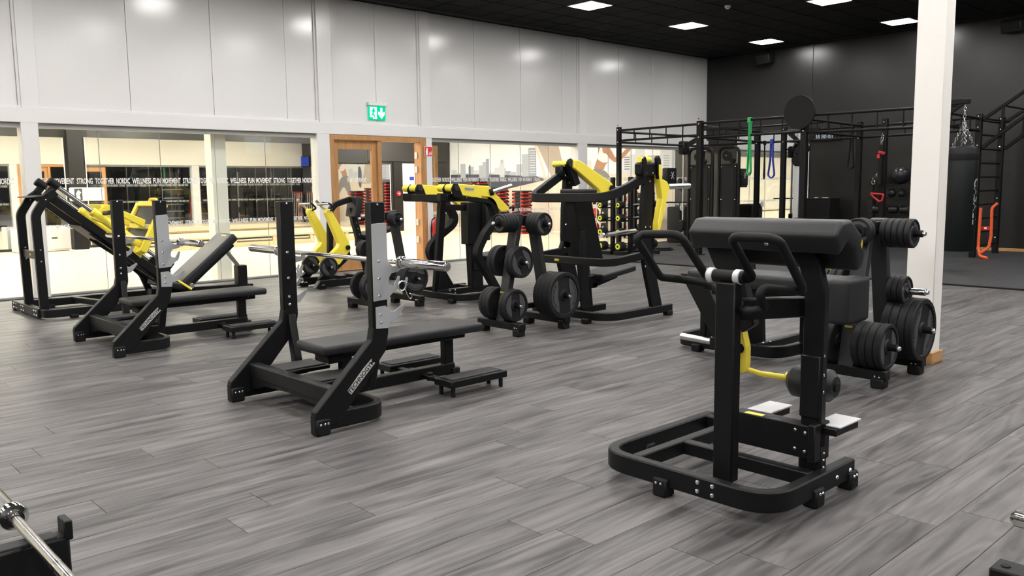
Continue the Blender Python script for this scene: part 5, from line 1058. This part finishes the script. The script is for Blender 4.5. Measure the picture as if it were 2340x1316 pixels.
t.cyl('bar', 'black_matt', (14.95, 10.41, 0.94), (14.93, 11.2, 0.93), 0.019, 10); t.beam('brace', 'black', (14.95, 10.68, 2.1), (15.2, 10.45, 2.3), 0.08, 0.10); t.box('foot', 'black_matt', (14.95, 10.66, 0.025), (0.3, 0.2, 0.014), 0.003); t.box('low_step', 'black_matt', (14.7, 10.2, 0.05), (0.4, 0.3, 0.06), 0.01)
t = Thing('cable_column', 'pale grey cable column with black pulley in front of the wall mirror', 'cable column', (15.5, 8.36, Z0))
t.box('body', 'light_plate', (15.5, 8.40, 0.85), (0.07, 0.11, 1.66), 0.01); t.cyl('top_pulley', 'black_matt', (15.45, 8.38, 1.75), (15.55, 8.38, 1.75), 0.11, 20); t.box('top_bracket', 'black_matt', (15.5, 8.3, 1.95), (0.1, 0.25, 0.28), 0.03, rot=(0.6, 0, 0)); t.box('carriage', 'black_matt', (15.46, 8.36, 0.56), (0.08, 0.16, 0.14), 0.03); t.tube('cable', 'black_matt', [(15.44, 8.28, 1.75), (15.44, 8.26, 0.5)], 0.008, seg=6); t.tube('cable_guide', 'satin_steel', [(15.5, 8.22, 1.9), (15.5, 8.22, 0.03)], 0.014, seg=8); t.box('foot', 'black_matt', (15.5, 8.34, 0.025), (0.3, 0.36, 0.014), 0.003)
t.beam('hanger', 'black', (15.5, 8.3, 2.05), (15.42, 8.55, 2.30), 0.06, 0.08)
# resistance bands and straps
def band(label, mt, x, y, z0, z1, wd, gap, th=0.012):
    t = Thing('resistance_band', label, 'resistance band', (x, y, z1), 'bands hanging from the rig')
    t.bar('loop', mt, [(x, y-gap*0.3, z0), (x, y-gap*0.4, (z0+z1)/2), (x, y-gap, z1+0.08), (x, y, z1), (x, y+gap, z1+0.08), (x, y+gap*0.4, (z0+z1)/2), (x, y+gap*0.3, z0)], th, wd, (1, 0, 0), 0.05); t.bar('knot', mt, [(x-0.035, y, z0-0.06), (x-0.035, y, z0+0.02), (x+0.035, y, z0+0.02), (x+0.035, y, z0-0.06)], th, wd, (0, 1, 0), 0.02); return t
band('wide green resistance band hanging from the front bar of the rig', 'green_band', 13.1, 8.0, 2.42, 1.44, 0.06, 0.035, 0.018)
band('blue resistance band hanging before the wall mirror', 'blue_band', 15.4, 8.9, 2.16, 1.40, 0.05, 0.07, 0.022)
band('thin black resistance band left of the blue one', 'black_matt', 15.4, 9.06, 2.14, 1.38, 0.03, 0.012, 0.012)
band('black hanging strap loop left of the dark wall post', 'black_matt', 15.4, 7.27, 2.34, 1.54, 0.04, 0.06, 0.02)
t = Thing('suspension_trainer', 'black suspension strap with red grips and steel hook on the rig', 'suspension trainer', (14.35, 6.26, 1.0))
t._f('hook_chain', chain((14.40, 6.26, 2.12), (14.36, 6.26, 1.94), 3, r=0.006, w=0.022), 'bolt', None); t.box('strap', 'black_matt', (14.36, 6.27, 1.6), (0.02, 0.06, 0.68), 0.004); t.box('strap', 'black_matt', (14.37, 6.33, 1.2), (0.02, 0.04, 0.30), 0.004, rot=(0.1, 0, 0))
t.box('red_tab', 'red', (14.34, 6.24, 1.80), (0.02, 0.11, 0.05), 0.006, rot=(0.3, 0, 0)); t.box('red_tab', 'red', (14.34, 6.29, 1.74), (0.02, 0.05, 0.07), 0.006); t.tube('red_grip', 'red', [(14.34, 6.40, 1.12), (14.34, 6.34, 1.05), (14.34, 6.25, 0.98), (14.34, 6.20, 1.0), (14.34, 6.18, 1.10), (14.34, 6.40, 1.12)], 0.016, 0.02, 8); t._f('ring', chain((14.34, 6.36, 1.38), (14.34, 6.36, 1.28), 2, r=0.006, w=0.03), 'bolt', None)
# ball rack at the dark wall
t = Thing('ball_rack', 'black shelf rack of medicine balls against the dark wall', 'rack', (16.95, 7.15, Z0))
for y in (6.74, 7.56): t.box('upright', 'black', (17.1, y, 0.75), (0.05, 0.05, 1.46), 0.004)
for z in (0.45, 0.68, 1.0, 1.25): t.box('shelf', 'black', (16.98, 7.15, z), (0.30, 0.82, 0.02), 0.003)
def ball(r, y, z, label, txt=None, grp='balls on the wall rack'):
    b = Thing('medicine_ball', label, 'ball', (16.95, y, z), grp)
    bm = bmesh.new(); bmesh.ops.create_uvsphere(bm, u_segments=24, v_segments=14, radius=r); bmesh.ops.translate(bm, vec=(16.95, y, z+r), verts=bm.verts); b._f('ball', bm, 'rubber_gloss', None)
    b.lathe('seam', 'black_matt', (16.95, y-0.004, z+r), (16.95, y+1, z+r), [(r*0.99, 0), (r*1.003, 0.001), (r*1.003, 0.007), (r*0.99, 0.008)], 24)
    if txt: b.text(txt, r*0.9, 'letter_white', (16.95-r*0.86, y-r*0.45, z+r*0.95), (0.45, -0.86, 0), (0, 0, 1))
mat('rubber_gloss', (0.018, 0.018, 0.019), 0.28)
ball(0.175, 6.98, 1.262, 'largest black ball on the top shelf of the ball rack'); ball(0.125, 7.40, 1.262, 'black ball marked 3 on the top shelf of the ball rack', '3')
ball(0.085, 7.14, 1.012, 'black ball on the second shelf of the ball rack, middle'); ball(0.075, 6.95, 1.012, 'black ball on the second shelf of the ball rack, right')
for y, lb_ in ((7.42, 'left'), (7.10, 'middle'), (6.88, 'right')):
    b = Thing('power_roll', 'black weighted roll lying %s on the third shelf of the ball rack' % lb_, 'weight', (16.95, y, 0.69), 'weighted rolls'); b.cyl('roll', 'rubber_gloss', (16.95, y-0.085, 0.768), (16.95, y+0.085, 0.768), 0.078, 20, ch=0.02); b.cyl('end_cap', 'grey_upright', (16.95, y-0.09, 0.768), (16.95, y-0.083, 0.768), 0.05, 16)
for y, lb_ in ((7.40, 'left'), (7.04, 'right')):
    b = Thing('dumbbell', 'dark dumbbell lying %s on the lowest shelf of the ball rack' % lb_, 'dumbbell', (16.95, y, 0.46), 'dumbbells on the ball rack'); b.cyl('handle', 'satin_steel', (16.95, y-0.1, 0.515), (16.95, y+0.1, 0.515), 0.014, 10)
    for s in (-1, 1): b.cyl('head', 'rubber', (16.95, y+s*0.06, 0.515), (16.95, y+s*0.14, 0.515), 0.055, 16, ch=0.012)
# clock and box
t = Thing('digital_clock', 'black digital wall timer with grey digits on the dark wall', 'clock', (DX-0.05, 8.69, 2.24))
t.box('housing', 'black_matt', (DX-0.05, 8.69, 2.27), (0.07, 0.66, 0.16), 0.006)
t.text('88 80:00', 0.135, 'clock_digit', (DX-0.086, 8.71, 2.275), (0, -1, 0), (0, 0, 1), squeeze=0.86)
t = Thing('plyo_box', 'black jump box against the dark wall under the timer', 'box', (16.75, 8.47, Z0))
t.box('body', 'black_matt', (16.75, 8.47, 0.50), (0.45, 0.5, 0.96), 0.006); t.box('top_pad', 'rubber', (16.75, 8.47, 0.99), (0.46, 0.51, 0.02), 0.004)
for y, s in ((8.56, 0.07), (8.36, 0.10)): t.box('white_tag', 'sign_white', (16.62, y, 1.004), (0.05, s, 0.012), 0.002)
# fixed barbells with yellow ends on two uprights
t = Thing('barbell_rack', 'black rack of fixed yellow-ended barbells at the edge of the rubber floor', 'rack', (12.4, 10.2, Z0))
for y in (10.42, 10.0): 
    t.box('upright', 'black', (12.16, y-0.13, 0.74), (0.07, 0.07, 1.44), 0.005); t.box('upright', 'black', (12.80, y-0.13, 0.74), (0.07, 0.07, 1.44), 0.005)
    for z in (0.19, 0.45, 0.71, 0.95, 1.28)[:5 if y > 10.2 else 4]: t.box('cradle', 'black_matt', (12.16, y-0.06, z-0.055), (0.05, 0.12, 0.03), 0.004); t.box('cradle', 'black_matt', (12.80, y-0.06, z-0.055), (0.05, 0.12, 0.03), 0.004)
t.beam('base', 'black', (12.16, 9.7, 0.05), (12.16, 10.75, 0.05), 0.07, 0.06); t.beam('base', 'black', (12.80, 9.7, 0.05), (12.80, 10.75, 0.05), 0.07, 0.06); t.beam('base_tie', 'black', (12.16, 10.1, 0.05), (12.80, 10.1, 0.05), 0.06, 0.05)
lv = ['lowest', 'second', 'third', 'fourth', 'top']
for col_, y in (('left', 10.40), ('right', 9.97)):
    for k, z in enumerate((0.19, 0.45, 0.71, 0.95, 1.28)[:5 if col_ == 'left' else 4]):
        b = Thing('fixed_barbell', 'black fixed barbell with yellow end caps, %s level of the %s column' % (lv[k], col_), 'barbell', (12.5, y, z), 'fixed barbells with yellow ends')
        b.cyl('shaft', 'satin_steel', (12.05, y, z), (12.92, y, z), 0.014, 10); r_ = 0.085-0.006*k
        for xa, xb in ((11.92, 12.08), (12.88, 13.02)):
            b.cyl('head', 'rubber', (xa, y, z), (xb, y, z), r_, 18, ch=0.01)
        cp = b.cyl('end_cap', 'yellow_lime', (11.915, y, z), (11.922, y, z), r_*0.62, 18, ch=0.001); b.cyl('cap_mark', 'black_matt', (11.9135, y, z), (11.9155, y, z), r_*0.28, 10, cp, 0.0004)
t = Thing('disc_stack', 'two flat black rubber discs lying on the mat near the rig', 'weight disc', (13.6, 10.3, Z0)); t.cyl('disc', 'rubber', (13.6, 10.25, 0.017), (13.6, 10.25, 0.045), 0.24, 28); t.cyl('disc', 'rubber', (13.6, 10.25, 0.046), (13.6, 10.25, 0.07), 0.2, 28)
# ceiling fittings
t = Thing('ceiling_sensor', 'small white round sensor on the black ceiling', 'sensor', (12.47, 8.08, CZ)); t.cyl('base', 'white_plastic', (12.47, 8.08, CZ-0.0), (12.47, 8.08, CZ-0.03), 0.05, 20); t.cyl('dome', 'white_plastic', (12.47, 8.08, CZ-0.028), (12.47, 8.08, CZ-0.055), 0.035, 16, ch=0.012)
for y, lb_ in ((10.1, 'near the white wall corner'), (5.19, 'right of the column')):
    t = Thing('wall_speaker', 'black loudspeaker high on the dark wall %s' % lb_, 'speaker', (DX-0.15, y, 3.95), 'black wall speakers'); t.box('cabinet', 'black_matt', (DX-0.16, y, 4.05), (0.22, 0.34, 0.22), 0.02, rot=(0, -0.25, 0)); t.box('bracket', 'black_matt', (DX-0.04, y, 4.05), (0.06, 0.06, 0.08), 0.004); t.box('grille', 'black', (DX-0.268, y, 4.02), (0.008, 0.30, 0.18), 0.003, rot=(0, -0.25, 0))

# ================================================================== THINGS IN THE STUDIO
STEPORD = ['lowest', 'second from the floor', 'third from the floor', 'fourth from the floor', 'fifth from the floor', 'sixth from the floor', 'seventh from the floor', 'eighth from the floor', 'ninth from the floor', 'tenth from the floor', 'eleventh from the floor', 'twelfth from the floor', 'thirteenth from the floor', 'fourteenth from the floor', 'topmost']
# stacks of step platforms
bm = bmesh.new(); bm_box(bm, (0.36, 0.46, 0.042), Matrix.Translation((0, 0, 0.072)), 0.012, 2); bm_box(bm, (0.345, 0.17, 0.05), Matrix.Translation((-0.005, 0, 0.026)), 0.004); STP = bpy.data.meshes.new('platform'); bm.to_mesh(STP); bm.free(); STP.materials.append(MATS['rubber'])
bm = bmesh.new(); bm_prism(bm, [(0, -0.065, 0), (0, 0.065, 0), (0, 0.065, 0.026), (0, 0.022, 0.028), (0, 0.018, 0.05), (0, -0.03, 0.05), (0, -0.042, 0.028), (0, -0.065, 0.026)], (1, 0, 0), 0.34, 0.003); RIS = bpy.data.meshes.new('riser'); bm.to_mesh(RIS); bm.free(); RIS.materials.append(MATS['step_red'])
for c, (y, n) in enumerate(((19.0, 15), (18.1, 13), (17.15, 12))):
    for k in range(n):
        e = bpy.data.objects.new('step_platform', None); COL.objects.link(e); e.location = (16.35, y, 0.0+0.1*k)
        tag(e, 'black step platform with red feet, %s in the %s stack' % (STEPORD[k] if k < n-1 else 'topmost', ('left', 'middle', 'right')[c]), 'step platform', 'step platforms stacked before the mural')
        link('platform', STP, None, e, (0, 0, 0.008)); link('riser', RIS, None, e, (-0.012, 0.16, 0)); link('riser', RIS, None, e, (-0.012, -0.16, 0))
# racks of studio barbells
def pump_rack(y, label):
    t = Thing('studio_weight_rack', label, 'rack', (16.4, y, 0), 'studio weight racks before the mural')
    for dx in (-0.2, 0.2):
        for dy in (-0.45, 0.45): t.box('leg', 'black_matt', (16.4+dx, y+dy, 0.55), (0.04, 0.04, 1.1), 0.003)
    for z in (0.14, 0.5, 0.85): t.box('shelf', 'black_matt', (16.4, y, z), (0.46, 0.95, 0.025), 0.003)
    t.box('top_rail', 'black_matt', (16.4, y, 1.11), (0.46, 0.95, 0.03), 0.004); return t
ri = 0
for y, nm in ((14.35, 'left'), (13.2, 'right')):
    pump_rack(y, 'black studio weight rack with standing bars, %s of the two before the mural' % nm)
    for k in range(6):
        b = Thing('studio_bar', 'thin silver studio bar standing %s in the %s weight rack' % (('leftmost', 'second from left', 'third from left', 'third from right', 'second from right', 'rightmost')[k], nm), 'barbell', (16.12, y+0.4-0.14*k, 0.0), 'silver studio bars'); b.cyl('shaft', 'satin_steel', (16.12, y+0.4-0.14*k, 0.001), (16.14, y+0.4-0.14*k, 1.12), 0.014, 8); b.cyl('end_plug', 'step_red', (16.14, y+0.4-0.14*k, 1.12), (16.14, y+0.4-0.14*k, 1.16), 0.022, 8)
    for z, lz in ((0.153, 'lowest'), (0.513, 'middle'), (0.863, 'upper')):
        for k in range(3):
            b = Thing('studio_disc', '%s studio weight disc %s on the %s shelf of the %s rack' % (('black', 'red', 'black')[k], ('left', 'centre', 'right')[k], lz, nm), 'weight plate', (16.4, y+0.3-0.3*k, z), 'studio weight discs'); b.cyl('disc', ('rubber', 'step_red', 'rubber')[k], (16.22, y+0.3-0.3*k, z+0.115), (16.30, y+0.3-0.3*k, z+0.115), 0.113, 20, ch=0.012); b.cyl('hub', 'satin_steel', (16.21, y+0.3-0.3*k, z+0.115), (16.221, y+0.3-0.3*k, z+0.115), 0.025, 12)
# cabinet, lectern with poster
t = Thing('sideboard', 'low white cabinet with a black slot handle against the studio wall', 'cabinet', (5.2, 21.0, 0)); t.box('body', 'white_plastic', (5.15, 20.98, 0.27), (1.2, 0.5, 0.52), 0.006); t.box('door', 'white_plastic', (4.85, 20.72, 0.28), (0.56, 0.02, 0.46), 0.004); d_ = t.box('door', 'white_plastic', (5.45, 20.72, 0.28), (0.56, 0.02, 0.46), 0.004); t.box('handle', 'black_matt', (4.66, 20.705, 0.32), (0.04, 0.012, 0.22), 0.003); t.box('socket', 'black_matt', (5.3, 20.706, 0.30), (0.12, 0.008, 0.03), 0.002); t.box('plinth', 'black_matt', (5.15, 20.99, 0.005), (1.14, 0.44, 0.01), 0.0)
t = Thing('instructor_stand', 'white instructor stand with black and white picture on a dark pedestal', 'stand', (5.85, 20.3, 0)); t.box('pedestal', 'black_matt', (5.72, 20.35, 0.55), (0.30, 0.28, 1.02), 0.008); t.box('head', 'white_plastic', (5.92, 20.30, 1.26), (0.66, 0.30, 0.30), 0.02); t.box('picture', 'm_dark', (5.70, 20.147, 1.26), (0.16, 0.006, 0.26), 0.001); t.prism('picture_figure', 'm_top', [(5.66, 20.142, 1.15), (5.74, 20.142, 1.15), (5.72, 20.142, 1.25), (5.76, 20.142, 1.30), (5.70, 20.142, 1.36), (5.65, 20.142, 1.28)], (0, 1, 0), 0.003, 0); t.box('base', 'white_plastic', (5.90, 20.32, 0.02), (0.7, 0.5, 0.04), 0.006); t.box('switch_plate', 'paper', (5.80, 20.205, 0.98), (0.07, 0.006, 0.16), 0.001)
# alarm button, hanging screens of the gym that show in the studio mirrors
t = Thing('alarm_button', 'red alarm button beside the white studio door', 'alarm', (15.10, FY-0.09, 1.1)); t.cyl('button', 'sign_red', (15.10, FY-0.08, 1.15), (15.10, FY-0.12, 1.15), 0.07, 20); t.box('plate', 'sign_white', (15.10, FY-0.122, 1.15), (0.05, 0.003, 0.03), 0.0005)
for k, (x, mt) in enumerate(((12.6, 'tv_cyan'), (13.7, 'tv_blue'), (14.9, 'tv_cyan'), (16.1, 'tv_blue'))):
    t = Thing('hanging_screen', 'hanging television seen only as a blue reflection in the studio mirror', 'television', (x, -2.0, 2.4), 'hanging televisions behind the viewpoint'); t.box('housing', 'black_matt', (x, -2.0, 2.72), (0.95, 0.06, 0.56), 0.006); t.box('screen', mt, (x, -1.967, 2.72), (0.90, 0.006, 0.51), 0.001); t.cyl('pole', 'black_matt', (x, -2.0, 2.99), (x, -2.0, CZ), 0.02, 8)
# wall screen in the studio corner reflected as a blue patch
t = Thing('studio_television', 'dark television on the studio end wall near the glass', 'television', (MX-0.04, 12.2, 2.0)); t.box('housing', 'black_matt', (MX-0.035, 12.15, 2.35), (0.05, 0.70, 0.42), 0.006); t.box('screen', 'tv_blue', (MX-0.063, 12.15, 2.35), (0.006, 0.66, 0.38), 0.001)
